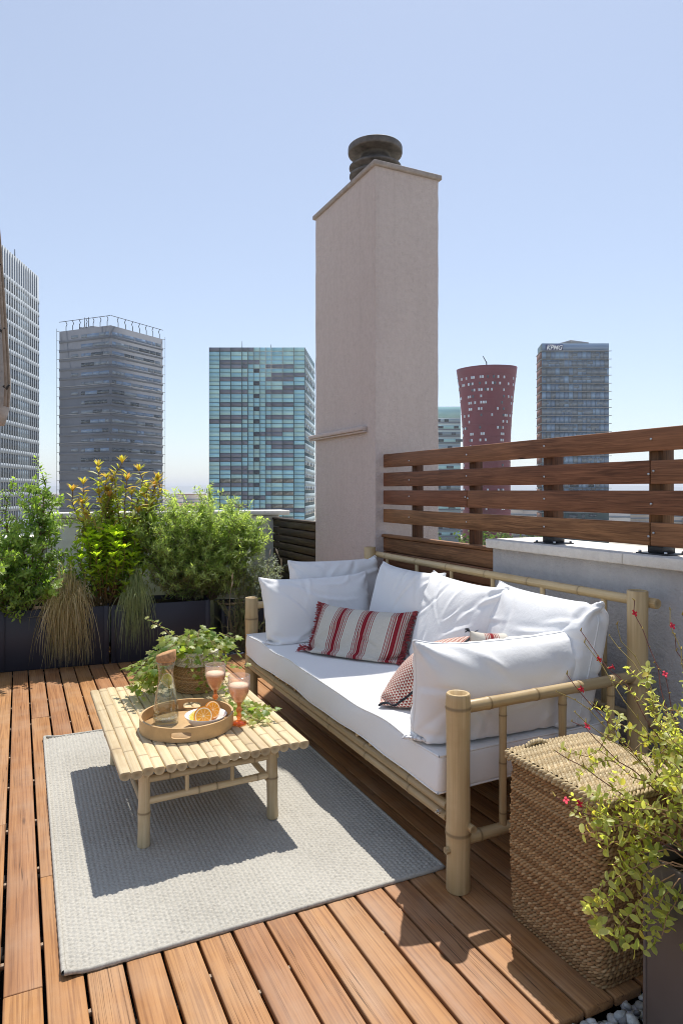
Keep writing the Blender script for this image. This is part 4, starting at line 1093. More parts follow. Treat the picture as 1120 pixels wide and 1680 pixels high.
CAMP = np.array([0, 0, 1.35])
def emit(plant, tpl, pos, dirs, nrms, sc, cols, mat, nobj=0, part='leaf', merged='foliage'):
    """the leaves that show largest become objects of their own, the rest one mesh"""
    pos = np.asarray(pos, float); dirs = np.asarray(dirs, float); nrms = np.asarray(nrms, float); sc = np.asarray(sc, float); cols = np.asarray(cols, float)
    Rm = orient(dirs, nrms); tv, tf = tpl; N = len(pos); pick = np.zeros(N, bool)
    if nobj:
        d = np.linalg.norm(pos - CAMP, axis=1); view = np.abs(np.einsum('ij,ij->i', Rm[:, :, 2], (pos - CAMP) / d[:, None]))
        front = pos @ np.array([-.35, -.9, .4]); front = (front - front.min()) / (np.ptp(front) + 1e-9)
        pick[np.argsort(-(sc / d * (.3 + view) * (.4 + front)))[:nobj]] = True
        pal = {}
        for i in np.where(pick)[0]:
            key = tuple(np.round(cols[i] * 22).astype(int))
            if key not in pal:
                m = MB(); m.add(tv, tf, col=np.array(key) / 22.0); me = m.mesh(part); me.materials.append(mat); pal[key] = me
            o = bpy.data.objects.new(part, pal[key]); COL.objects.link(o); o.parent = plant
            M = Matrix(Rm[i].tolist()).to_4x4(); o.matrix_local = Matrix.Translation(Vector(pos[i]) - plant.location) @ M @ Matrix.Scale(sc[i], 4)
    q = ~pick
    if q.sum():
        V = np.einsum('nij,kj->nki', Rm[q], tv) * sc[q][:, None, None] + pos[q][:, None, :]
        n = q.sum(); F = (tf[None] + (np.arange(n) * len(tv))[:, None, None]).reshape(-1, tf.shape[1])
        m = MB(); m.add(V.reshape(-1, 3), F, col=np.repeat(cols[q], len(tv), 0)); m.build(merged, mat, plant, True, 'stuff')

def lerp(a, b, t): return np.asarray(a) * (1 - t) + np.asarray(b) * t
class Grow:
    def __init__(s, seed): s.rg = np.random.default_rng(seed); s.p = []; s.d = []; s.n = []; s.s = []; s.c = []; s.stem = MB()
    def path(s, a, b, n=8, wig=.03, sag=0):
        a = np.array(a, float); b = np.array(b, float); t = np.linspace(0, 1, n)[:, None]; L = np.linalg.norm(b - a)
        w = np.cumsum(s.rg.normal(0, 1, (n, 3)), 0) * wig * L / n; w = w - w[0]; w[-1] *= .6
        p = a + (b - a) * t + w; p[:, 2] -= sag * (t[:, 0] ** 2) * L; return p
    def twig(s, p, r0, r1, col=(.16, .11, .06), seg=5): tube(s.stem, p, np.linspace(r0, r1, len(p)), seg, False, col)
    def leaf(s, p, d, up, size, col): s.p.append(p); s.d.append(d); s.n.append(up); s.s.append(size); s.c.append(col)
    def along(s, p, t0, t1, step, size, colf, spread=.9, pairs=2, upb=.4, jit=.25):
        d = np.linalg.norm(np.diff(p, axis=0), axis=1); S = np.concatenate([[0], np.cumsum(d)]); L = S[-1]
        q = t0 * L; ph = s.rg.uniform(0, 6.28)
        while q <= t1 * L:
            c = np.array([np.interp(q, S, p[:, i]) for i in range(3)]); k = min(len(d) - 1, np.searchsorted(S, q, 'right') - 1); ax = (p[k + 1] - p[k]) / (d[k] + 1e-9)
            x, y, _ = frame_of(ax)
            for j in range(pairs):
                a = ph + j * 2 * math.pi / pairs; o = math.cos(a) * x + math.sin(a) * y
                dr = ax * (1 - spread) + o * spread + np.array([0, 0, upb * .5]) + s.rg.normal(0, jit, 3); f = q / L
                up = ax * .8 + np.array([0, 0, .8]) + s.rg.normal(0, .35, 3)
                s.leaf(c, dr, up, size * s.rg.uniform(.7, 1.15), colf(f, s.rg))
            ph += 1.57 if pairs == 2 else 2.4; q += step * s.rg.uniform(.75, 1.25)
    def done(s, plant, tpl, mat, nobj=0, trunk='stem'):
        if s.stem.n: s.stem.build(trunk, MT['bark'], plant)
        emit(plant, tpl, s.p, s.d, s.n, s.s, s.c, mat, nobj)

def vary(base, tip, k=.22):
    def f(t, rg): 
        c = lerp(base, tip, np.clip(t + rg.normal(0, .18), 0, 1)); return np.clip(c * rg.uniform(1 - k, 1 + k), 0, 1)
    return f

# planters
def planter(c, w, d, h, rot, label, mat='navy_planter'):
    t = thing('planter_box', (c[0], c[1], c[2]), label, 'planter'); th = .012
    def bb(name, lo, hi, b=.003, mm=mat):
        m = MB(); v, f = rbox(lo, hi, b); v = np.array(v); cs, sn = math.cos(rot), math.sin(rot)
        v = np.stack([v[:, 0] * cs - v[:, 1] * sn + c[0], v[:, 0] * sn + v[:, 1] * cs + c[1], v[:, 2] + c[2]], 1); m.add(v, f); return m.build(name, MT[mm], t, False)
    bb('side_panel', (-w / 2, -d / 2, 0), (w / 2, -d / 2 + th, h)); bb('side_panel', (-w / 2, d / 2 - th, 0), (w / 2, d / 2, h))
    bb('side_panel', (-w / 2, -d / 2 + th + .0005, 0), (-w / 2 + th, d / 2 - th - .0005, h)); bb('side_panel', (w / 2 - th, -d / 2 + th + .0005, 0), (w / 2, d / 2 - th - .0005, h))
    for sx in (-1, 1): bb('corner_strip', (sx * (w / 2 - .020) - .018, -d / 2 - .0035, .002), (sx * (w / 2 - .020) + .018, -d / 2 - .0005, h + .002), .001)
    bb('soil', (-w / 2 + th + .001, -d / 2 + th + .001, h - .06), (w / 2 - th - .001, d / 2 - th - .001, h - .035), .004, 'soil')
    return t
pr = -math.atan2(.085, .815)
def pl(s, back=0.0): return (-.135 + math.cos(pr) * s - math.sin(pr) * back, 5.535 + math.sin(pr) * s + math.cos(pr) * back, 0)
planter((*pl(-.42, .21)[:2], .001), .80, .42, .45, pr, 'navy planter box at the far left under the tall shrub')
planter((*pl(.385, .21)[:2], .001), .765, .42, .45, pr, 'navy planter box with the tan drooping grass')
planter((*pl(1.165, .21)[:2], .001), .765, .42, .45, pr, 'navy planter box behind the ivy under the large shrub')
planter((1.86, 5.66, -.03), .62, .40, .40, pr, 'navy planter box in the corner holding the silvery shrub')

BK = (.15, .10, .06)
# 1 tall small-leaved shrub at the left
def shrub_left():
    t = thing('privet_shrub', (.02, 5.72, .40), 'tall small-leaved green shrub in the leftmost planter', 'shrub'); g = Grow(21)
    cf = vary((.11, .19, .05), (.32, .45, .11))
    tops = [(.06, 5.70, 1.62), (-.02, 5.76, 1.48), (.16, 5.72, 1.40), (-.15, 5.70, 1.36), (.24, 5.68, 1.22), (-.30, 5.75, 1.25), (-.42, 5.7, 1.1), (.05, 5.62, 1.2), (.20, 5.60, 1.05), (-.2, 5.58, 1.0), (-.5, 5.66, 1.3)]
    for tp in tops:
        b = (.02 + (tp[0] - .02) * .35 + g.rg.uniform(-.05, .05), 5.72 + g.rg.uniform(-.05, .05), .40); p = g.path(b, tp, 12, .35); g.twig(p, .009, .002, BK)
        g.along(p, .55, 1, .018, .040, cf, .85)
        for k in range(24):
            f = g.rg.uniform(.12, .93); c = p[int(f * 11)]; L = .25 * (1.15 - f) + .07
            e = c + np.array([g.rg.normal(0, 1), g.rg.normal(-.3, .7), g.rg.uniform(.1, .8)]) * L * .75
            q = g.path(c, e, 6, .3); g.twig(q, .003, .001, BK, 4); g.along(q, .2, 1, .0150, .042, cf, .85)
    for k in range(110):          # low skirt spilling over the rim
        c = np.array([g.rg.uniform(-.5, .18), 5.60 + g.rg.uniform(-.08, .1), g.rg.uniform(.42, .6)]); e = c + np.array([g.rg.normal(0, .1), g.rg.uniform(-.16, .02), g.rg.uniform(-.09, .16)])
        q = g.path(c, e, 6, .3); g.twig(q, .002, .001, BK, 4); g.along(q, .1, 1, .016, .034, cf, .85)
    g.done(t, leaf_tpl(.50, .15, .12), MT['leaf'])
shrub_left()

# 2 photinia with bronze tips
def photinia():
    t = thing('photinia_shrub', (.78, 5.78, .40), 'upright shrub with bronze red leaf tips in front of the grey tower', 'shrub'); g = Grow(5)
    G0, G1, B1 = (.14, .22, .05), (.36, .43, .09), (.45, .24, .09)
    def cf(f, rg): 
        c = lerp(G0, G1, np.clip(f * 1.25 + rg.normal(0, .12), 0, 1)); 
        if f > .74: c = lerp(c, B1, np.clip((f - .78) / .18, 0, 1) * rg.uniform(.2, 1))
        return c * rg.uniform(.8, 1.2)
    tops = [(.50, 5.80, 1.45), (.60, 5.78, 1.50), (.70, 5.76, 1.54), (.83, 5.78, 1.56), (.99, 5.75, 1.44), (.94, 5.72, 1.36), (1.08, 5.8, 1.42), (.42, 5.76, 1.34), (.60, 5.68, 1.28), (.80, 5.68, 1.30), (.50, 5.66, 1.14), (1.0, 5.66, 1.22), (.66, 5.74, 1.45), (.78, 5.72, 1.44), (.55, 5.74, 1.40), (.90, 5.74, 1.46), (1.02, 5.7, 1.32), (.46, 5.7, 1.22), (.70, 5.66, 1.16), (.88, 5.65, 1.15), (.74, 5.64, 1.36)]
    for tp in tops:
        b = (.78 + (tp[0] - .78) * .3, 5.78, .42); p = g.path(b, tp, 12, .22); g.twig(p, .008, .003, (.17, .10, .06))
        g.along(p, .38, .97, .030, .092, cf, .8, 2, .5, .2)
        for a in range(8):       # rosette at the tip
            an = a * 2.4; d = np.array([math.cos(an) * .55, math.sin(an) * .55, 1.0]); g.leaf(p[-1], d + g.rg.normal(0, .12, 3), -np.array([math.cos(an), math.sin(an), -.4]), g.rg.uniform(.06, .095), cf(.96, g.rg))
        for k in range(5):
            c = p[int(g.rg.uniform(3, 9))]; e = c + np.array([g.rg.normal(0, .09), g.rg.normal(-.04, .06), g.rg.uniform(.05, .16)]); q = g.path(c, e, 6, .2); g.twig(q, .003, .002, (.17, .10, .06), 4); g.along(q, .25, 1, .026, .085, cf, .8, 2, .5, .2)
    g.done(t, leaf_tpl(.30, .22, .18), MT['leaf'], 280)
photinia()

# 3 bright laurel-like shrub
def laurel():
    t = thing('laurel_shrub', (.62, 5.62, .40), 'low rounded shrub with bright yellow-green rosettes beside the tan grass', 'shrub'); g = Grow(12)
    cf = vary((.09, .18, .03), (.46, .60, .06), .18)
    for k in range(84):
        a = g.rg.uniform(0, 6.28); rr_ = math.sqrt(g.rg.random()); zt = .60 + .42 * math.sqrt(max(0, 1 - rr_ ** 2)) + g.rg.normal(0, .03)
        tp = (.63 + .285 * rr_ * math.cos(a), 5.60 + .22 * rr_ * math.sin(a), zt); b = (.63 + .08 * math.cos(a), 5.62, .42)
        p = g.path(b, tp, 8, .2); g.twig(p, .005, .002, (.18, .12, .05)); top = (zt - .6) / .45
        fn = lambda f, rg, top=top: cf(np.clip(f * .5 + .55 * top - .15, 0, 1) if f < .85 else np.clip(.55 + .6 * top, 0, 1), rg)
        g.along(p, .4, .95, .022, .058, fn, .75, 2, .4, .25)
        for j in range(9):
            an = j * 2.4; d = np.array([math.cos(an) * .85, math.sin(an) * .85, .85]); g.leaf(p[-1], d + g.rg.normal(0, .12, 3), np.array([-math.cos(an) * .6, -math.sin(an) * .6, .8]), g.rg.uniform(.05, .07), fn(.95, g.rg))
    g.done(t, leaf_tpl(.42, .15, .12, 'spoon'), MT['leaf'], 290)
laurel()

# 4 large fine-leaved shrub
def bigshrub():
    t = thing('willow_leaved_shrub', (1.38, 5.74, .40), 'large bushy shrub with fine narrow leaves in front of the teal tower', 'shrub'); g = Grow(33)
    cf0 = vary((.18, .25, .11), (.46, .56, .22), .3)
    nst = 44
    for k in range(nst):
        u = g.rg.uniform(-1, 1); v = g.rg.uniform(-1, 1)
        zt = .62 + .66 * math.sqrt(max(0, 1 - .55 * u * u - .25 * v * v)) * g.rg.uniform(.75, 1.08)
        tp = np.array([1.40 + .60 * u, 5.70 + .25 * v, zt])
        if k < 4: tp = np.array([(1.30, 5.75, 1.40), (1.16, 5.72, 1.33), (1.48, 5.76, 1.38), (1.06, 5.7, 1.26)][k])
        if 4 <= k < 10: tp = np.array([(1.92, 5.62, 1.10), (1.80, 5.66, 1.24), (1.90, 5.60, .92), (1.72, 5.66, 1.20), (1.86, 5.55, 1.02), (1.95, 5.6, 1.14)][k - 4])
        b = np.array([1.38 + .18 * u, 5.74 + .06 * v, .40]); p = g.path(b, tp, 12, .25, 0); g.twig(p, .008, .0015, (.20, .16, .10))
        g.along(p, .5, 1, .014, .044, cf0, .72, 2, .5)
        for q in range(30):
            f = g.rg.uniform(.1, .97); c = p[int(f * 11)]; L = .26 * (1.1 - f) + .09
            dr = np.array([g.rg.normal(.0, .8), g.rg.normal(-.35, .6), g.rg.uniform(.15, 1.1)]); e = c + dr / np.linalg.norm(dr) * L * g.rg.uniform(.6, 1.2)
            s = g.path(c, e, 6, .25); g.twig(s, .0022, .0008, (.20, .17, .10), 4); g.along(s, .1, 1, .0125, .043, cf0, .72, 2, .5)
    for k in range(80):
        c = np.array([g.rg.uniform(.92, 1.75), 5.55 + g.rg.uniform(-.06, .06), g.rg.uniform(.43, .62)]); e = c + np.array([g.rg.normal(0, .10), g.rg.uniform(-.12, .03), g.rg.uniform(-.03, .18)])
        s = g.path(c, e, 6, .3); g.twig(s, .0016, .0008, (.20, .17, .10), 4); g.along(s, .1, 1, .013, .034, vary((.12, .13, .06), (.30, .29, .13), .3), .75)
    g.done(t, leaf_tpl(.25, .2, .1, 'lance'), MT['leaf'])
bigshrub()

# 5 silver shrub, 6 rosemary
def silver():
    t = thing('silver_shrub', (1.86, 5.62, .34), 'small silvery grey shrub in the corner planter', 'shrub'); g = Grow(44)
    cf = vary((.20, .23, .19), (.48, .52, .48), .3)
    for k in range(42):
        tp = np.array([1.85 + g.rg.normal(0, .12), 5.58 + g.rg.normal(0, .09), g.rg.uniform(.5, .80)]); p = g.path((1.86 + g.rg.normal(0, .04), 5.62, .34), tp, 8, .3); g.twig(p, .004, .001, (.22, .20, .17), 4)
        g.along(p, .3, 1, .012, .020, cf, .8, 2)
        for q in range(6):
            c = p[g.rg.integers(2, 8)]; e = c + np.array([g.rg.normal(0, .06), g.rg.normal(-.02, .06), g.rg.uniform(0, .09)]); s = g.path(c, e, 5, .2); g.along(s, .1, 1, .011, .019, cf, .8, 2)
    g.done(t, leaf_tpl(.40, .1, .1), MT['leaf_matte'])
silver()
def rosemary():
    t = thing('rosemary_bush', (1.68, 5.42, -.02), 'grey-green needle-leaved bush behind the far sofa leg', 'shrub'); g = Grow(45)
    cf = vary((.14, .18, .08), (.36, .41, .20), .3)
    for k in range(74):
        bx = 1.70 + g.rg.normal(0, .06); by = 5.44; a = g.rg.uniform(0, 6.28); rr_ = g.rg.uniform(.05, .27)
        tp = np.array([bx + rr_ * math.cos(a) * .95, by + rr_ * math.sin(a) * .65, g.rg.uniform(.14, .60) - rr_ * .25]); p = g.path((bx, by, -.01), tp, 9, .25); p[:, 2] += .06 * np.sin(np.linspace(0, math.pi, 9))
        g.twig(p, .004, .0012, (.22, .18, .12), 4); g.along(p, .2, 1, .0075, .026, cf, .75, 3, .3, .2)
    m = MB()
    for (x, y, z) in ((1.93, 5.40, .80), (1.98, 5.42, .78), (2.03, 5.40, .70), (1.58, 5.36, .60), (1.62, 5.4, .56)):
        p = g.path((x - .05, y, .02), (x, y, z), 9, .12); g.twig(p, .0022, .0014, (.36, .30, .18), 4)
        e = p[-1] - p[-2]; e /= np.linalg.norm(e); tube(m, [p[-1] - e * .005, p[-1] + e * .012, p[-1] + e * .035, p[-1] + e * .052], [.003, .0068, .0058, .001], 7, True, (.52, .45, .33))
    m.build('flower_heads', MT['petal'], t, True, 'stuff')
    g.done(t, leaf_tpl(.10, .1, .1, 'needle'), MT['leaf_matte'])
rosemary()

# 7, 8 drooping grasses
def grass(name, base, n, rad, L, cols, label, seed, up=.20, fwd=(-.1, -1), wid=.0022, dry=0, width=.12):
    t = thing(name, base, label, 'grass plant'); rg = np.random.default_rng(seed); m = MB()
    for k in range(n):
        a = rg.uniform(0, 6.28); o = np.array([math.cos(a), math.sin(a)])
        d = np.array([o[0], o[1] * .55]) * rg.random() ** .6 + np.array(fwd) * rg.uniform(.0, .8); d *= rad * rg.uniform(.4, 1.5)
        l = L * rg.uniform(.25, 1.15); s = np.linspace(0, 1, 9)
        h = up * rg.uniform(.55, 1.2) * (1.25 - .5 * min(1, np.hypot(*d) / rad))
        hz = (1 - (1 - s) ** 1.7) * .8 + s * .2
        x = base[0] + rg.normal(0, width * .35) + d[0] * hz; y = base[1] + rg.normal(0, .02) + d[1] * hz
        z = base[2] + h * np.sin(np.minimum(s * 3.4, math.pi / 2)) - l * np.clip(s - .12, 0, 1) ** 1.7 * 1.25
        z = np.where(y > base[1] - .035, np.maximum(z, base[2] - .02), z)
        z = np.maximum(z, .008 + .01 * rg.random())
        ph = rg.uniform(0, 6.28, 2); x = x + rg.normal(0, .016) * np.sin(s * rg.uniform(3, 8) + ph[0]) * s; y = y + rg.normal(0, .010) * np.sin(s * 5 + ph[1]) * s
        if rg.random() < .10: z = base[2] + h * 1.5 * s - .25 * l * s ** 3
        P = np.stack([x, y, z], 1)
        w = wid * np.array([.8, 1, 1, 1, .95, .85, .7, .5, .15]); tn = np.gradient(P, axis=0); sd = np.cross(tn, np.array([rg.normal(0, .5), rg.normal(0, .5) - .6, .6])); sd /= np.linalg.norm(sd, axis=1)[:, None] + 1e-9
        V = np.concatenate([P - sd * w[:, None], P + sd * w[:, None]]); i = np.arange(8)
        c = lerp(*cols, rg.random()) * rg.uniform(.7, 1.25); cc = np.repeat(c[None], 18, 0); 
        if dry: cc = cc * np.concatenate([np.linspace(1.1, .8, 9)] * 2)[:, None]
        m.add(V, np.stack([i, i + 1, i + 10, i + 9], 1), col=np.clip(cc, 0, 1))
    m.build('blades', MT['grass_blade'], t, True, 'stuff')
p = pl(.47, .03); grass('tan_grass', (p[0], p[1], .42), 1500, .165, .52, ((.38, .32, .17), (.70, .60, .40)), 'tan drooping grass spilling over the navy planter front', 3, .25, (-.15, -.75), .0022, 1, .10)
p = pl(.955, .03); grass('green_grass', (p[0] , p[1], .43), 800, .12, .46, ((.24, .31, .15), (.45, .50, .28)), 'fine green drooping grass hanging over the planter edge', 4, .24, (-.1, -.75), .0016, 0, .07)

# ------------------------------------------------------------------ ivy in a basket on the table
def ivy():
    cx, cy, z = .800, 3.345, TOP
    b = thing('plant_basket', (cx, cy, z), 'round woven basket pot with cream rim holding the ivy', 'basket'); m = MB()
    lathe(m, [(.0005, z + .002), (.088, z + .002), (.100, z + .06), (.104, z + .13), (.101, z + .20), (.095, z + .20), (.095, z + .175), (.0005, z + .17)], 36, (cx, cy, 0)); lin = m.build('liner', MT['cream_band'], b)
    m = MB()
    for k in range(14):
        zz = z + .006 + k * .0092; r = .094 + .012 * math.sin(min(1, k / 13 * 1.2) * math.pi / 2); a = np.linspace(0, 2 * math.pi, 40)
        twine(m, np.stack([cx + r * np.cos(a), cy + r * np.sin(a), np.full(40, zz)], 1), .0034, .026, .0036, [(.40, .25, .11), (.34, .20, .085), (.46, .30, .15)], k + 7)
    m.build('woven_side', MT['wicker'], b, True, 'stuff')
    m = MB()
    for k in range(7):
        zz = z + .138 + k * .0095; a = np.linspace(0, 2 * math.pi, 40); twine(m, np.stack([cx + .107 * np.cos(a), cy + .107 * np.sin(a), np.full(40, zz)], 1), .0034, .026, .0037, [(.66, .62, .52), (.72, .68, .58)], k + 90)
    m.build('cream_rim', MT['wicker'], b, True, 'stuff')
    boxo('soil', (cx - .06, cy - .06, z + .171), (cx + .06, cy + .06, z + .185), MT['soil'], b, .006)
    t = thing('ivy_plant', (cx, cy, z + .18), 'trailing variegated ivy growing out of the basket on the table', 'plant'); g = Grow(77)
    def cf(f, rg):
        c = lerp((.14, .22, .045), (.38, .44, .11), np.clip(rg.normal(.45, .3), 0, 1)) * rg.uniform(.85, 1.2)
        return lerp(c, (.56, .58, .34), .55) if rg.random() < .22 else c
    def run(pts, size=.040, step=.017):
        pts = np.array(pts, float); s = np.linspace(0, 1, len(pts)); q = np.linspace(0, 1, 4 * len(pts)); p = np.stack([np.interp(q, s, pts[:, i]) for i in range(3)], 1)
        for _ in range(3): p[1:-1] = (p[:-2] + 2 * p[1:-1] + p[2:]) / 4
        p[:, 2] = np.maximum(p[:, 2], z + .012) if p[:, 1].max() < 3.56 and p[:, 0].min() > .32 else p[:, 2]
        g.twig(p, .0022, .0012, (.30, .22, .10), 5)
        d = np.linalg.norm(np.diff(p, axis=0), axis=1); S = np.concatenate([[0], np.cumsum(d)]); w = 0; sd = 1
        while w < S[-1]:
            c = np.array([np.interp(w, S, p[:, i]) for i in range(3)]); k = min(len(d) - 1, np.searchsorted(S, w, 'right') - 1); ax = (p[k + 1] - p[k]) / (d[k] + 1e-9)
            side = np.cross(ax, (0, 0, 1)); side /= np.linalg.norm(side) + 1e-9; dr = side * sd + ax * .4 + np.array([0, 0, .25]) + g.rg.normal(0, .35, 3)
            nrm = np.array([-.15, -.45, .9]) + g.rg.normal(0, .35, 3); dr /= np.linalg.norm(dr)
            e = c + dr * g.rg.uniform(.008, .022); tube(g.stem, [c, (c + e) / 2 + np.array([0, 0, .003]), e], [.001, .0009, .0008], 4, False, (.34, .30, .12))
            g.leaf(e, dr + np.array([0, -.1, -.35]), nrm, size * g.rg.uniform(.6, 1.15), cf(w, g.rg)); sd = -sd; w += step * g.rg.uniform(.6, 1.4)
    for k in range(66):            # crown over the rim
        a = g.rg.uniform(0, 6.28); r = g.rg.uniform(.05, .17); h = g.rg.uniform(.19, .30)
        run([(cx + .03 * math.cos(a), cy + .03 * math.sin(a), z + .175), (cx + r * .6 * math.cos(a), cy + r * .6 * math.sin(a), z + h), (cx + r * math.cos(a), cy + r * math.sin(a), z + h - .02 - .2 * r)])
    for k in range(26):            # cascade to the left over the table
        y0 = cy - .05 + g.rg.uniform(-.06, .14); e = g.rg.uniform(.20, .34); zl = g.rg.uniform(.012, .14)
        run([(cx - .05, cy, z + .19), (cx - .13, y0, z + .20 + g.rg.uniform(0, .06)), (cx - .19, y0 - .01, z + .13 + zl * .4), (cx - e, y0 - .03 + g.rg.uniform(-.05, .05), z + zl)])
    run([(cx - .05, cy + .05, z + .19), (cx - .14, cy + .10, z + .30), (cx - .19, cy + .12, z + .33), (cx - .215, cy + .12, z + .345)])
    run([(cx + .02, cy - .06, z + .19), (cx + .01, cy - .125, z + .17), (cx, cy - .13, z + .09), (cx + .005, cy - .14, z + .02)], .030)
    run([(cx - .03, cy - .06, z + .19), (cx - .05, cy - .12, z + .16), (cx - .06, cy - .13, z + .10)], .03)
    for k in range(6):
        run([(cx + .04, cy, z + .19), (cx + .13, cy + g.rg.uniform(-.05, .08), z + .22 + g.rg.uniform(-.03, .06)), (cx + .20 + g.rg.uniform(-.03, .02), cy + g.rg.uniform(-.06, .1), z + .16 + g.rg.uniform(-.06, .1))])
    run([(cx + .08, cy - .05, z + .18), (cx + .15, cy - .11, z + .12), (cx + .19, cy - .12, z + .11), (cx + .22, cy - .10, z + .12)], .036)
    run([(cx + .06, cy - .08, z + .18), (cx + .11, cy - .17, z + .06), (cx + .10, cy - .32, z + .018), (cx + .12, cy - .44, z + .016), (cx + .14, cy - .55, z + .03)], .036, .013)
    run([(cx + .11, cy - .38, z + .016), (cx + .15, cy - .52, z + .022), (cx + .17, cy - .60, z + .045), (cx + .18, cy - .63, z + .05)], .042, .015)
    run([(cx + .10, cy - .42, z + .016), (cx + .10, cy - .55, z + .02), (cx + .12, cy - .64, z + .018)], .034, .013)
    g.done(t, leaf_tpl(.48, kind='ivy'), MT['leaf'], 290, 'runners')
ivy()

# ------------------------------------------------------------------ foreground planter and salvia
planter((1.585, .945, -.045), .41, .43, .505, 0, 'tall brown square planter at the right foreground edge', 'brown_planter')
def salvia():
    bx, by, bz = 1.56, .97, .40
    t = thing('salvia_plant', (bx, by, bz), 'airy yellow-green plant with small red flowers in the brown planter', 'plant'); g = Grow(91)
    cf = vary((.26, .29, .07), (.55, .56, .20), .2)
    def cff(f, rg): c = cf(f, rg); return lerp(c, (.55, .42, .10), .6) if rg.random() < .10 else c
    ST = (.30, .20, .10)
    ends = []
    fl = MB()
    def flower(p, d):
        d = np.array(d) / np.linalg.norm(d); x, y, _ = frame_of(d); c = np.array(((.62, .02, .045), (.70, .04, .08), (.55, .015, .03))[g.rg.integers(3)])
        tube(fl, [p, p + d * .006, p + d * .014], [.0012, .0028, .0035], 6, True, c * .7)
        for k in range(4):
            a = k * 1.57 + .5; o = x * math.cos(a) + y * math.sin(a); L = .0105 if k % 2 else .0075
            q = [p + d * .012, p + d * .017 + o * L * .5, p + d * .015 + o * L]; w = np.cross(o, d) * .0032
            V = np.array([q[0] - w * .4, q[0] + w * .4, q[1] - w, q[1] + w, q[2] - w * .7, q[2] + w * .7]); fl.add(V, np.array([[0, 1, 3, 2], [2, 3, 5, 4]]), col=c)
    # leafy mass
    for k in range(52):
        u = g.rg.uniform(-1, 1); v = g.rg.uniform(-1, 1)
        e = np.array([1.54 + .25 * u, 1.12 + .22 * v, .50 + .30 * g.rg.random() + .06 * (1 - abs(u))]); b = np.array([bx + g.rg.uniform(-.1, .1), by + g.rg.uniform(-.08, .1), bz])
        p = g.path(b, e, 10, .35); p[:, 2] += .06 * np.sin(np.linspace(0, math.pi, 10)); g.twig(p, .0028, .001, ST, 5); g.along(p, .35, 1, .017, .0205, cff, .8, 2, .4)
        for q in range(3):
            c = p[g.rg.integers(4, 10)]; s = g.path(c, c + g.rg.normal(0, 1, 3) * np.array([.05, .05, .04]) + np.array([0, 0, .03]), 5, .3); g.twig(s, .0013, .0008, ST, 4); g.along(s, .2, 1, .013, .020, cff, .8, 2, .4)
    # sprays hanging left over the basket and the rim
    for (ex, ey, ez) in ((1.235, 1.17, .36), (1.22, 1.14, .40), (1.25, 1.12, .33), (1.27, 1.16, .47), (1.24, 1.20, .52), (1.30, 1.10, .32), (1.34, 1.07, .33), (1.37, 1.02, .30), (1.28, 1.2, .58), (1.26, 1.2, .45)):
        p = g.path((bx - .08, by + .05, bz + .02), (ex, ey, ez), 12, .2); p[:, 2] += .07 * np.sin(np.linspace(0, math.pi, 12)); g.twig(p, .0024, .001, (.38, .22, .12), 5); g.along(p, .55, 1, .014, .026, cff, .8, 2, .4)
        for q in range(4):
            c = p[g.rg.integers(7, 12)]; s = g.path(c, c + g.rg.normal(0, .028, 3), 4, .2); g.along(s, .3, 1, .011, .023, cff, .8, 2, .4)
    # long bare flower stalks
    stalks = [(1.63, 1.40, 1.02), (1.55, 1.36, .97), (1.48, 1.50, .96), (1.44, 1.44, .92), (1.74, 1.36, 1.00), (1.70, 1.32, .98), (1.66, 1.26, .94), (1.80, 1.3, .96), (1.34, 1.36, .86), (1.28, 1.38, .80), (1.32, 1.33, .73), (1.29, 1.28, .75), (1.20, 1.25, .60), (1.17, 1.21, .64), (1.24, 1.30, .68), (1.58, 1.44, .90), (1.75, 1.28, .90), (1.82, 1.25, .86), (1.6, 1.3, .86), (1.70, 1.2, .88)]
    for k, e in enumerate(stalks):
        b = np.array([bx + g.rg.uniform(-.1, .1), by + g.rg.uniform(-.05, .12), bz + .03]); p = g.path(b, e, 14, .16); g.twig(p, .0021, .0011, (.26, .20, .07) if k % 2 else (.16, .07, .06), 5)
        g.along(p, .25, .55, .05, .024, cff, .8, 2, .4)
        for q in range(5):
            c = p[13 - q] ; tube(g.stem, [c, c + g.rg.normal(0, .004, 3) + np.array([0, 0, .005])], [.0024, .001], 5, True, (.30, .22, .06))
        if k in (0, 2, 5, 8, 10, 12, 13, 16, 18): flower(p[-2], g.rg.normal(0, .5, 3) + np.array([-.6, -.5, .2]))
        if k in (2, 16): flower(p[-3], g.rg.normal(0, .5, 3) + np.array([.6, -.5, .2]))
    fl.build('flowers', MT['petal'], t, True, 'stuff')
    g.done(t, leaf_tpl(.52, .16, .15, 'round'), MT['leaf'], 290, 'stems')
salvia()

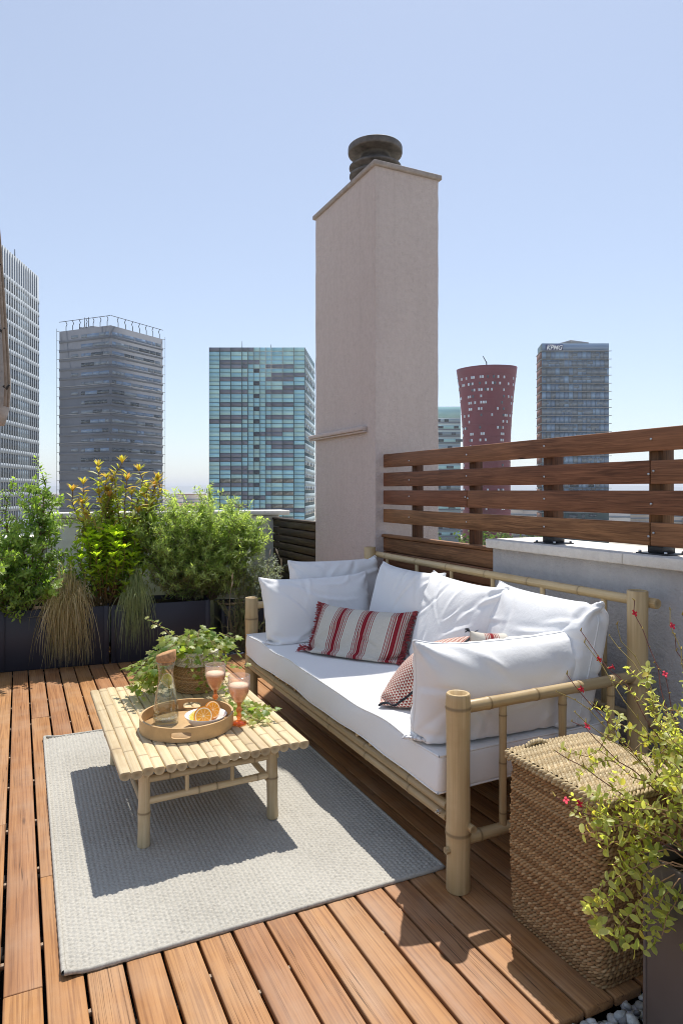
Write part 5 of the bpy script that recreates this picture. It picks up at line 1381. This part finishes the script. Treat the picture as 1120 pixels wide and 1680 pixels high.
# ------------------------------------------------------------------ folded cantilever parasol at the left edge
def parasol():
    ax, ay = -.178, 2.29
    t = thing('folded_parasol', (-1.25, 2.45, 0), 'folded beige canvas parasol cut off by the left picture edge', 'parasol')
    m = MB(); n = 40; zs = [2.95, 2.80, 2.55, 2.30, 2.10, 1.92, 1.76, 1.66, 1.60, 1.555]; rs = [.02, .05, .082, .104, .119, .130, .139, .143, .140, .128]
    prof = [(r, z) for r, z in zip(rs, zs)] + [(r - .012, z + .004) for r, z in list(zip(rs, zs))[::-1]]
    lathe(m, prof, 96, (ax, ay, 0), fn=lambda r, z, a: (r * (1 + .09 * np.sin(a * 9 + z * 1.3)), z + .012 * np.sin(a * 9) * (z < 1.6))); m.build('canopy', MT['canvas'], t)
    a0 = math.radians(-25)
    for da in (0, .12):
        a = a0 + da * 1.2; P = [(ax + r * 1.10 * math.cos(a), ay + r * 1.10 * math.sin(a), z) for r, z in zip(rs[2:-1], zs[2:-1])]; mm = MB(); tube(mm, P, .0045, 6); mm.build('binding', MT['binding'], t)
    for z, r in ((2.02, .124), (1.83, .136), (1.66, .15)):
        mm = MB(); c = np.array([ax + r * math.cos(a0), ay + r * math.sin(a0), z]); tube(mm, [c, c + np.array([.008, -.004, -.008]), c + np.array([.016, -.008, .004])], [.004, .005, .002], 6); mm.build('hook', MT['dark_metal'], t)
    mm = MB(); tube(mm, [(ax, ay, 2.90), (ax, ay, 3.02), (ax - .05, ay + .01, 3.08), (-1.25, 2.45, 2.9)], [.02, .02, .025, .03], 10); mm.build('arm', MT['dark_metal'], t)
    mm = MB(); tube(mm, [(-1.25, 2.45, .05), (-1.25, 2.45, 2.98)], .035, 14); mm.build('mast', MT['dark_metal'], t)
    boxo('base_plate', (-1.6, 2.1, .002), (-.9, 2.8, .05), MT['dark_metal'], t, .008)
parasol()

# ------------------------------------------------------------------ city: towers
for nm, c, r, s in (('teal_a', (.29, .55, .65), .14, .7), ('teal_b', (.36, .59, .61), .14, .7), ('teal_grey', (.15, .165, .21), .2, .6), ('teal_black', (.028, .04, .06), .1, .7), ('teal_lite', (.18, .20, .25), .2, .6), ('window_dark', (.035, .05, .065), .12, .7), ('window_blue', (.20, .30, .44), .12, .7), ('window_pale', (.26, .33, .38), .15, .7), ('window_white', (.66, .70, .76), .25, .5), ('window_steel', (.16, .195, .235), .15, .7), ('window_slate', (.15, .22, .33), .12, .7)):
    glassy(nm, c, r, s, 0, .16)
plain('mullion', (.045, .085, .10), .5, .4, 0, .1, .2)
plain('tower_grey', (.15, .162, .190), .85, .2, 0, .08, .1)
plain('tower_line', (.34, .345, .355), .6, .3, 0, .08, .1)
plain('tower_white', (.35, .385, .42), .6, .3, 0, .06, .1)
plain('tower_red', (.165, .012, .022), .55, .35, 0, .12, .06)
plain('tower_slab', (.33, .335, .345), .6, .3, 0, .08, .1)
plain('tower_brown', (.20, .11, .085), .7, .3, 0, .1, .1)
plain('sign_blue', (.02, .035, .13), .4, .4, 0, .05, .2)
plain('sign_white', (.85, .86, .88), .5, .3, 0, .02, .2)
plain('teal_side', (.34, .42, .45), .4, .5, 0, .1, .1)
plain('mottled', (.20, .20, .18), .5, .4, 0, .85, 1.2)

class Fac:
    """a facade: s along the wall, d outwards, z up"""
    def __init__(s, tower, a, b):
        s.t = tower; a = np.array(a, float); b = np.array(b, float); s.o = a; s.L = float(np.hypot(*(b - a))); s.e = (b - a) / s.L; s.n = np.array([s.e[1], -s.e[0]]); s.rot = math.atan2(s.e[1], s.e[0]); s.cache = {}
    def v(s, s0, s1, z0, z1, d0, d1):
        c = [(s0, d1), (s1, d1), (s1, d0), (s0, d0)]; q = [s.o + s.e * a + s.n * d for a, d in c]
        return [(*p, z0) for p in q] + [(*p, z1) for p in q]
    def box(s, name, mat, s0, s1, z0, z1, d0, d1):
        m = MB(); m.add(s.v(s0, s1, z0, z1, d0, d1), BOXF); return m.build(name, MT[mat], s.t, False)
    def piece(s, name, mat, s0, s1, z0, z1, d0=.0, d1=.12):
        """a pane that shares its mesh with every pane of its size and colour"""
        key = (name, mat, round(s1 - s0, 3), round(z1 - z0, 3), d1)
        if key not in s.cache:
            m = MB(); w = (s1 - s0) / 2; h = (z1 - z0) / 2; m.add(box_v((-w, -d1, -h), (w, -d0, h)), BOXF); me = m.mesh(name, smooth=False); me.materials.append(MT[mat]); s.cache[key] = me
        p = s.o + s.e * (s0 + s1) / 2; return inst(name, s.cache[key], s.t, (p[0], p[1], (z0 + z1) / 2), (0, 0, s.rot))
def prism(name, mat, pts, z0, z1, t):
    n = len(pts); m = MB(); m.add([(*p, z0) for p in pts] + [(*p, z1) for p in pts], [tuple(range(n))[::-1], tuple(range(n, 2 * n))] + [(k, (k + 1) % n, n + (k + 1) % n, n + k) for k in range(n)]); return m.build(name, MT[mat], t, False)
def mast(t, x, y, z0, z1, r=.15, name='antenna'):
    m = MB(); tube(m, [(x, y, z0), (x, y, z1)], [r, r * .5], 6); return m.build(name, MT['dark_metal'], t)

def teal_tower():
    A, Bp, Cp = (48.61, 187.5), (73.15, 175.66), (85.51, 197.21); D = (A[0] + Cp[0] - Bp[0], A[1] + Cp[1] - Bp[1]); top = 41.95
    t = thing('office_tower', (A[0], A[1], GZ), 'teal glass office tower left of the chimney', 'tower')
    prism('core', 'mullion', [A, Bp, Cp, D], GZ, top, t); F = Fac(t, A, Bp); rg = random.Random(3)
    edges = np.cumsum([0, 86, 89, 88, 48, 46, 48, 48, 47, 89, 90, 89]) / 768.0 * F.L; rh = 1.2045
    dark = {}
    def put(r, cols, k):
        for c in cols: dark[(r, c)] = k
    G, K, Q, P = 'teal_grey', 'teal_black', 'teal_lite', 'mottled'
    put(0, range(0, 5), G); put(3, range(1, 6), G); put(6, range(8, 11), G); put(9, (9, 10), G); put(17, range(0, 3), G); put(20, range(5, 9), G); put(23, range(8, 11), G); put(26, range(0, 3), G); put(29, range(2, 6), G); put(32, range(0, 6), G); put(35, range(3, 7), G); put(38, range(5, 11), G)
    for r in (4, 7, 10, 13, 16, 19, 22, 25, 28): put(r, (1, 2), Q if r in (4, 28) else G); put(r, (3,), G); put(r, (7,), G); put(r, (8, 9), Q if r in (4, 16, 19, 25, 28) else G)
    for r in (31, 34, 37, 40): put(r, (1, 2, 8, 9), P); put(r, (3, 7), G)
    for r in (5, 8, 11, 14, 17, 20, 23, 26, 29, 32, 35): put(r, (5,), K)
    cells = [(r, c) for r in range(42) for c in range(11)]; cells.sort(key=lambda q: (0 if edges[q[1] + 1] - edges[q[1]] > 2 else 1, q[0]))
    rest = {}
    for n, (r, c) in enumerate(cells):
        mt = dark.get((r, c)) or rg.choice(('teal_a', 'teal_a', 'teal_b')); z1 = top - r * rh - .06; z0 = z1 - rh + .13; s0 = edges[c] + .10; s1 = edges[c + 1] - .10
        if n < 298: F.piece('glass_panel', mt, s0, s1, z0, z1)
        else: rest.setdefault(mt, MB()).add(F.v(s0, s1, z0, z1, 0, .12), BOXF)
    q = MB()
    mats = []; me = None
    for mt, mb in rest.items(): mb.build('glazing', MT[mt], t, False, 'stuff')
    S = Fac(t, Bp, Cp)
    for k in range(14):
        z = top - 2.0 - k * 3.6; S.box('spandrel', 'teal_side', 0.1, S.L, z - 1.4, z, 0, .15); S.box('window_band', 'window_pale', .1, S.L, z - 2.6, z - 1.42, 0, .08)
        s = rg.uniform(.5, 4)
        while s < S.L - 2: w = rg.uniform(.8, 2.2); S.piece('window', 'window_dark', s, s + round(w, 0) + .5, z - 2.5, z - 1.5, .081, .13); s += w + rg.uniform(1.2, 4)
    for px, h in ((.33, 3.0), (.64, 2.0)): mast(t, A[0] + (Bp[0] - A[0]) * px + 2, A[1] + (Bp[1] - A[1]) * px + 5, top, top + h, .12)
teal_tower()

def grey_tower():
    Cn, Ln, Rn = (30.6, 260.57), (14.01, 279.78), (52.37, 275.5); Bk = (Ln[0] + Rn[0] - Cn[0], Ln[1] + Rn[1] - Cn[1]); top = 62.6
    t = thing('office_tower', (Cn[0], Cn[1], GZ), 'dark grey office tower with curved roof railing brackets', 'tower')
    prism('core', 'tower_grey', [Ln, Cn, Rn, Bk], GZ, top, t); rg = random.Random(8)
    faces = [Fac(t, Ln, Cn), Fac(t, Cn, Rn)]; fl = 3.6
    for k in range(24):
        z = top - 2.0 - k * fl
        if z < -22: break
        for i, F in enumerate(faces):
            F.box('spandrel', 'tower_grey', .0, F.L, z - fl + .95, z - fl + 1.9, 0, .22)
            if k % 3 == 2: F.box('ledge', 'tower_line', -.3 * i, F.L + .3, z - fl + 1.92, z - fl + 2.12, 0, .36)
            s = 11.0 if i == 0 else .6
            if i == 0 and k % 2 == 0: F.piece('window', 'window_steel', 6.0, 9.5, z - fl + 2.3, z - .2, 0, .1)
            while s < F.L - 1.5:
                w = rg.choice((2.0, 3.0, 4.5, 6.0)); w = min(w, F.L - .5 - s); mt = rg.choice(('window_steel', 'window_slate', 'window_steel', 'window_slate', 'window_dark') if k < 12 else ('window_dark', 'window_slate', 'window_steel'))
                if w > 1: F.piece('window', mt, s, s + w - .25, z - fl + 2.0, z - .25, 0, .1)
                s += w
            if rg.random() < .5 and i == 1 and k > 2: F.piece('window', 'window_white', F.L - 2.8, F.L - 1.2, z - fl + 2.3, z - .8, .101, .2)
    # glass veil: edge posts and brackets
    for P, dx in ((Ln, (-1.0, -.2)), (Rn, (1.0, .1))):
        m = MB(); tube(m, [(P[0] + dx[0], P[1] + dx[1], GZ), (P[0] + dx[0], P[1] + dx[1], top + 1.0)], .07, 6); m.build('veil_post', MT['dark_metal'], t)
        for k in range(24):
            z = top - k * fl; m = MB(); tube(m, [(P[0], P[1], z), (P[0] + dx[0] * 1.05, P[1] + dx[1] * 1.05, z)], .09, 4); m.build('bracket', MT['dark_metal'], t)
    for F in faces:
        m = MB(); p0 = F.o - F.n * -.2; p1 = F.o + F.e * F.L + F.n * .2; tube(m, [(*p0, top + 3.6), (*p1, top + 3.6)], .12, 5); m.build('roof_rail', MT['dark_metal'], t)
        for k in range(1, 8):
            p = F.o + F.e * (F.L * k / 7.5); m = MB(); tube(m, [(*p, top), (*(p + F.n * .0), top + 1.6), (*(p + F.n * -.5), top + 2.6), (*(p + F.n * .2), top + 3.6)], .14, 5); m.build('railing_bracket', MT['dark_metal'], t)
    for k, (a, b) in enumerate(((.25, .5), (.33, .5), (.45, .4))):
        x = Ln[0] + (Cn[0] - Ln[0]) * a + 5; y = Ln[1] + (Cn[1] - Ln[1]) * a + 5
        if k < 2: mast(t, x, y, top, top + 6.5, .22)
        boxo('roof_unit', (x - 2, y - 2, top + .01), (x + 2.5, y + 2, top + 2.2), MT['tower_line'], t, .1)
grey_tower()

def white_tower():
    Fa = np.array([4.95, 206.33]); e = np.array([.351, .936]); e /= np.linalg.norm(e); N = Fa - e * 46; w = np.array([-e[1], e[0]]) * 30; top = 61.3
    t = thing('office_tower', (N[0], N[1], GZ), 'pale ribbed office tower at the left edge', 'tower')
    prism('core', 'tower_white', [tuple(N), tuple(Fa), tuple(Fa + w), tuple(N + w)], GZ, top, t); F = Fac(t, N, Fa); cols = 30; cw = F.L / cols
    n = 0; rest = MB()
    for k in range(cols):
        F.box('fin', 'tower_white', k * cw - .17, k * cw + .17, GZ, top, 0, .22)
    for r in range(19):
        z = top - 6.5 - r * 3.6; F.box('spandrel', 'tower_white', 0, F.L, z - 1.15, z - .02, 0, .17)
        for k in range(cols - 1, -1, -1):
            g = (cols - 1 - k) % 15; mt = 'window_dark' if g < 5 or g >= 10 else 'window_pale'; a = (k * cw + .18, (k + 1) * cw - .18, z - 3.58, z - 1.17)
            if k >= 14: F.piece('window', mt, *a, 0, .1)
            else: rest.add(F.v(*a, 0, .1), BOXF)
    rest.build('glazing', MT['window_dark'], t, False, 'stuff')
    mast(t, Fa[0] - 6, Fa[1] - 9, top, top + 4, .2)
white_tower()

def red_tower():
    cx, cy = 233.14, 298.35; top = 68.3
    t = thing('hotel_tower', (cx, cy, GZ), 'dark red waisted tower with scattered small white windows', 'tower')
    def rad(z): 
        u = (z - 20) / 48.0; return 13.0 + 3.4 * max(0, u) ** 1.9 + (.6 * ((z - 20) / -48) ** 2 if z < 20 else 0)
    zs = np.linspace(GZ, top, 40); m = MB()
    def lob(r, z, a): return r * (1 + .022 * np.sin(a * 2 + z * .02) + .012 * np.sin(a * 5 + .6)), z + (z > top - .1) * .6 * np.cos(a - .3)
    lathe(m, [(rad(z), z) for z in zs] + [(rad(top) - .5, top), (rad(top) - .6, top - 1.5), (.01, top - 1.5)], 64, (cx, cy, 0), fn=lob); m.build('shell', MT['tower_red'], t)
    rg = random.Random(4); back = math.atan2(-cy, -cx); cache = {}
    for w, mt in ((.9, 'window_white'), (.9, 'window_dark')):
        mm = MB(); mm.add(box_v((-w / 2, -.22, -.68), (w / 2, .3, .68)), BOXF); me = mm.mesh('window', smooth=False); me.materials.append(MT[mt]); cache[(w, mt)] = me
    cols = [-1.25, -.98, -.72, -.48, -.24, .0, .22, .44, .66, .88, 1.12]
    for r in range(22):
        z = top - 6.6 - r * 3.35
        for k, a in enumerate(cols):
            prob = .85 if r < 2 else (.85 if k in (2, 4, 8) else .34)
            if rg.random() > prob: continue
            an = back + a + rg.uniform(-.05, .05); r0 = rad(z) * (1 + .022 * math.sin(an * 2 + z * .02) + .012 * math.sin(an * 5 + .6))
            for j in range(2 if rg.random() < .35 else 1):
                aa = an + j * 1.3 / r0; mt = 'window_dark' if rg.random() < .22 else 'window_white'
                inst('window', cache[(.9, mt)], t, (cx + r0 * math.cos(aa), cy + r0 * math.sin(aa), z), (0, 0, aa + math.pi / 2))
    for r in range(0, 24, 2):
        z = top - 4.9 - r * 3.35; m = MB(); lathe(m, [(rad(z) + .0, z - .1), (rad(z) + .18, z - .05), (rad(z) + .18, z + .05), (rad(z), z + .1)], 64, (cx, cy, 0), fn=lambda r_, z_, a: (r_ * (1 + .022 * np.sin(a * 2 + z_ * .02) + .012 * np.sin(a * 5 + .6)), z_)); m.build('joint_ring', MT['tower_red'], t)
    boxo('roof_unit', (cx - 6, cy - 4, top - 1.4), (cx + 4, cy + 4, top + 1.3), MT['tower_line'], t, .2)
    m = MB(); tube(m, [(cx - 2.5, cy - 3, top), (cx - 2.5, cy - 3, top + 3), (cx - 4.5, cy - 2.4, top + 6.5)], [.35, .3, .2], 6); m.build('crane', MT['dark_metal'], t)
    mast(t, cx + 3, cy, top, top + 2.6, .12)
red_tower()

def sign_tower():
    A, Bp, Lf = (211.24, 231.19), (238.39, 218.11), (217.9, 241.31); Bk = (Lf[0] + Bp[0] - A[0], Lf[1] + Bp[1] - A[1]); top = 67.3
    t = thing('office_tower', (A[0], A[1], GZ), 'blue-grey glass tower with a company sign at its top', 'tower')
    prism('core', 'mullion', [Lf, A, Bp, Bk], GZ, top, t); F = Fac(t, A, Bp); S = Fac(t, Lf, A); rg = random.Random(6); fl = 3.62; np_ = 15; pw = F.L / np_
    F.box('parapet_glass', 'window_slate', .1, F.L - .1, top - 3.4, top - .1, 0, .12)
    for r in range(23):
        z = top - 3.5 - r * fl
        if z < -16: break
        F.box('floor_slab', 'tower_slab', -.5, F.L + 1.0, z - .12, z + .08, 0, .8); S.box('floor_slab', 'tower_slab', -.3, S.L, z - .16, z + .10, 0, .7)
        S.box('louvre', 'tower_brown', .1, S.L - .1, z - fl + .4, z - .5, 0, .35)
        dz = 1.75
        for k in range(np_):
            if r < 19: F.piece('pane', rg.choice(('window_blue', 'window_slate', 'window_slate', 'window_steel')), k * pw + .06, (k + 1) * pw - .06, z - fl + .12, z - .18, 0, .1)
        s = .5
        while s < F.L - 2:
            w = rg.choice((1.5, 2.5, 4.0)); 
            if rg.random() < .55: F.piece('blind', 'window_steel' if r < 15 else 'window_dark', s, min(F.L - .2, s + w), z - fl + (1.5 if rg.random() < .5 else .4), z - .9, .101, .16)
            s += w + .2
    if True:
        F.box('sign_panel', 'sign_blue', 1.6, 9.4, top - 3.2, top - .5, .13, .35)
        cu = bpy.data.curves.new('sign', 'FONT'); cu.body = 'KPMG'; cu.size = 3.0; cu.shear = .28; cu.extrude = .08; cu.offset = .05
        to = bpy.data.objects.new('sign_tmp', cu); COL.objects.link(to); dg = bpy.context.evaluated_depsgraph_get(); me = bpy.data.meshes.new_from_object(to.evaluated_get(dg)); bpy.data.objects.remove(to)
        me.materials.clear(); me.materials.append(MT['sign_white']); xs = [v.co.x for v in me.vertices]; k = 7.2 / (max(xs) - min(xs))
        p = F.o + F.e * 1.9 + F.n * .42; inst('lettering', me, t, (p[0], p[1], top - 2.9), (R(90), 0, F.rot), (k, k * 1.05, k))
    x, y = (A[0] + Bk[0]) / 2, (A[1] + Bk[1]) / 2; boxo('roof_unit', (x - 5, y - 4, top + .01), (x + 6, y + 4, top + 1.6), MT['tower_slab'], t, .1)
sign_tower()

def teal_small():
    A, Bp = (170.0, 284.4), (196.27, 271.72); t = thing('office_tower', (A[0], A[1], GZ), 'lower pale teal tower half hidden right of the chimney', 'tower'); F = Fac(t, A, Bp); top = 42.6; rg = random.Random(2)
    q = -F.n * 22; prism('core', 'teal_side', [A, Bp, tuple(np.array(Bp) + q), tuple(np.array(A) + q)], GZ, top, t)
    F.box('crown', 'teal_b', .1, F.L - .1, top - 5.5, top - .2, 0, .15)
    for r in range(20):
        z = top - 6.0 - r * 3.3
        if z < -20: break
        F.box('window_band', 'teal_b' if r % 2 else 'window_pale', .1, F.L - .1, z - 1.7, z, 0, .15); F.box('spandrel', 'teal_grey', .1, F.L - .1, z - 2.3, z - 1.75, 0, .2)
        s = F.L - 15 + rg.uniform(0, 4)
        while s < F.L - 2: w = rg.choice((1.2, 2.2, 3.5)); F.piece('window', 'window_dark', s, s + w, z - 1.5, z - .2, .151, .22); s += w + rg.uniform(1.5, 6)
teal_small()

# low buildings and trees on the plain
rg = random.Random(31)
for mn, c in (('low_wall_a', (.55, .50, .44)), ('low_wall_b', (.42, .36, .30)), ('low_wall_c', (.62, .60, .57)), ('low_roof_a', (.42, .38, .34)), ('low_roof_b', (.36, .20, .14))): plain(mn, c, .9, .2, 0, .15, .05)
def low_building(px, d, w, dep, h):
    r = (px - 560) / 1095 * d; x = d * .43434 + r * .90075; y = d * .90075 - r * .43434
    t = thing('low_building', (x, y, GZ), 'low pale building far off on the hazy plain', 'building', 'low far buildings on the plain'); a = rg.choice((-.45, .3, .8)); mt = rg.choice(('low_wall_a', 'low_wall_b', 'low_wall_c'))
    c, s = math.cos(a), math.sin(a)
    def rb(name, lo, hi, m_):
        m = MB(); v = np.array(box_v(lo, hi)); v = np.stack([v[:, 0] * c - v[:, 1] * s + x, v[:, 0] * s + v[:, 1] * c + y, v[:, 2] + GZ], 1); m.add(v, BOXF); return m.build(name, MT[m_], t, False)
    wl_ = rb('wall', (-w / 2, -dep / 2, 0), (w / 2, dep / 2, h), mt); rb('roof', (-w / 2 - .3, -dep / 2 - .3, h + .01), (w / 2 + .3, dep / 2 + .3, h + .8), rg.choice(('low_roof_a', 'low_roof_a', 'low_roof_b')))
    for k in range(int(h // 3.5)): rb('window_band', (-w / 2 - .05, -dep / 2 - .06, k * 3.5 + 1.2), (w / 2 + .05, dep / 2 + .06, k * 3.5 + 2.5), 'window_steel')
for k in range(26): low_building(rg.choice((rg.uniform(270, 345), rg.uniform(60, 100), rg.uniform(845, 884), rg.uniform(1000, 1150))), rg.uniform(420, 900), rg.uniform(14, 34), rg.uniform(12, 20), rg.uniform(16, 25))
for lo, hi, n in ((66, 98, 7), (272, 342, 14), (846, 884, 8), (1000, 1190, 30), (730, 760, 5)):
    for k in range(n):
        d = rg.uniform(380, 1900); low_building(rg.uniform(lo, hi), d, rg.uniform(22, 70), rg.uniform(14, 40), rg.uniform(6, 20))

def tree(x, y, h, r, seed, label):
    t = thing('street_tree', (x, y, GZ), label, 'tree', 'trees far below beyond the fence'); g = Grow(seed); cf = vary((.05, .09, .025), (.13, .18, .05), .3)
    p = g.path((x, y, GZ), (x, y, GZ + h * .8), 8, .05); g.twig(p, .35, .12, (.14, .10, .07), 7)
    for k in range(14):
        c = p[g.rg.integers(3, 8)]; d = g.rg.normal(0, 1, 3); d[2] = abs(d[2]) * .7; e = c + d / np.linalg.norm(d) * r * g.rg.uniform(.6, 1); q = g.path(c, e, 6, .2); g.twig(q, .12, .04, (.14, .10, .07), 5)
        for j in range(46): g.leaf(q[g.rg.integers(2, 6)] + g.rg.normal(0, r * .2, 3), g.rg.normal(0, 1, 3), g.rg.normal(0, .6, 3) + np.array([0, 0, 1]), g.rg.uniform(.5, 1.0), cf(g.rg.random(), g.rg))
    g.done(t, leaf_tpl(.7, .15, .1), MT['leaf_matte'], 0, 'trunk')
for k, (px, d, h) in enumerate(((668, 128, 19.5), (700, 135, 20), (735, 120, 19), (790, 130, 21.5), (812, 122, 20.5), (838, 138, 20.5), (868, 150, 19), (648, 120, 18.5), (775, 145, 20))):
    r = (px - 560) / 1095 * d; tree(d * .43434 + r * .90075, d * .90075 - r * .43434, h + 2.2, 4.6, 200 + k, 'green round-crowned tree far below beyond the wooden fence')

# ------------------------------------------------------------------ summer haze over the plain
hz = boxo('haze', (-14500, -14500, GZ - 1.5), (14500, 14500, 92.0), None, None, 0, 'stuff')
hz.data.materials.clear(); hm = bpy.data.materials.new('haze_air'); hm.use_nodes = True; hn = hm.node_tree.nodes; hn.remove(hn['Principled BSDF'])
pv = hn.new('ShaderNodeVolumePrincipled'); pv.inputs['Color'].default_value = (.86, .91, 1.0, 1); pv.inputs['Density'].default_value = .0002; pv.inputs['Anisotropy'].default_value = .2
hm.node_tree.links.new(pv.outputs[0], hn['Material Output'].inputs['Volume']); hz.data.materials.append(hm)
tag(hz, 'thin pale summer haze over the whole city', 'haze')
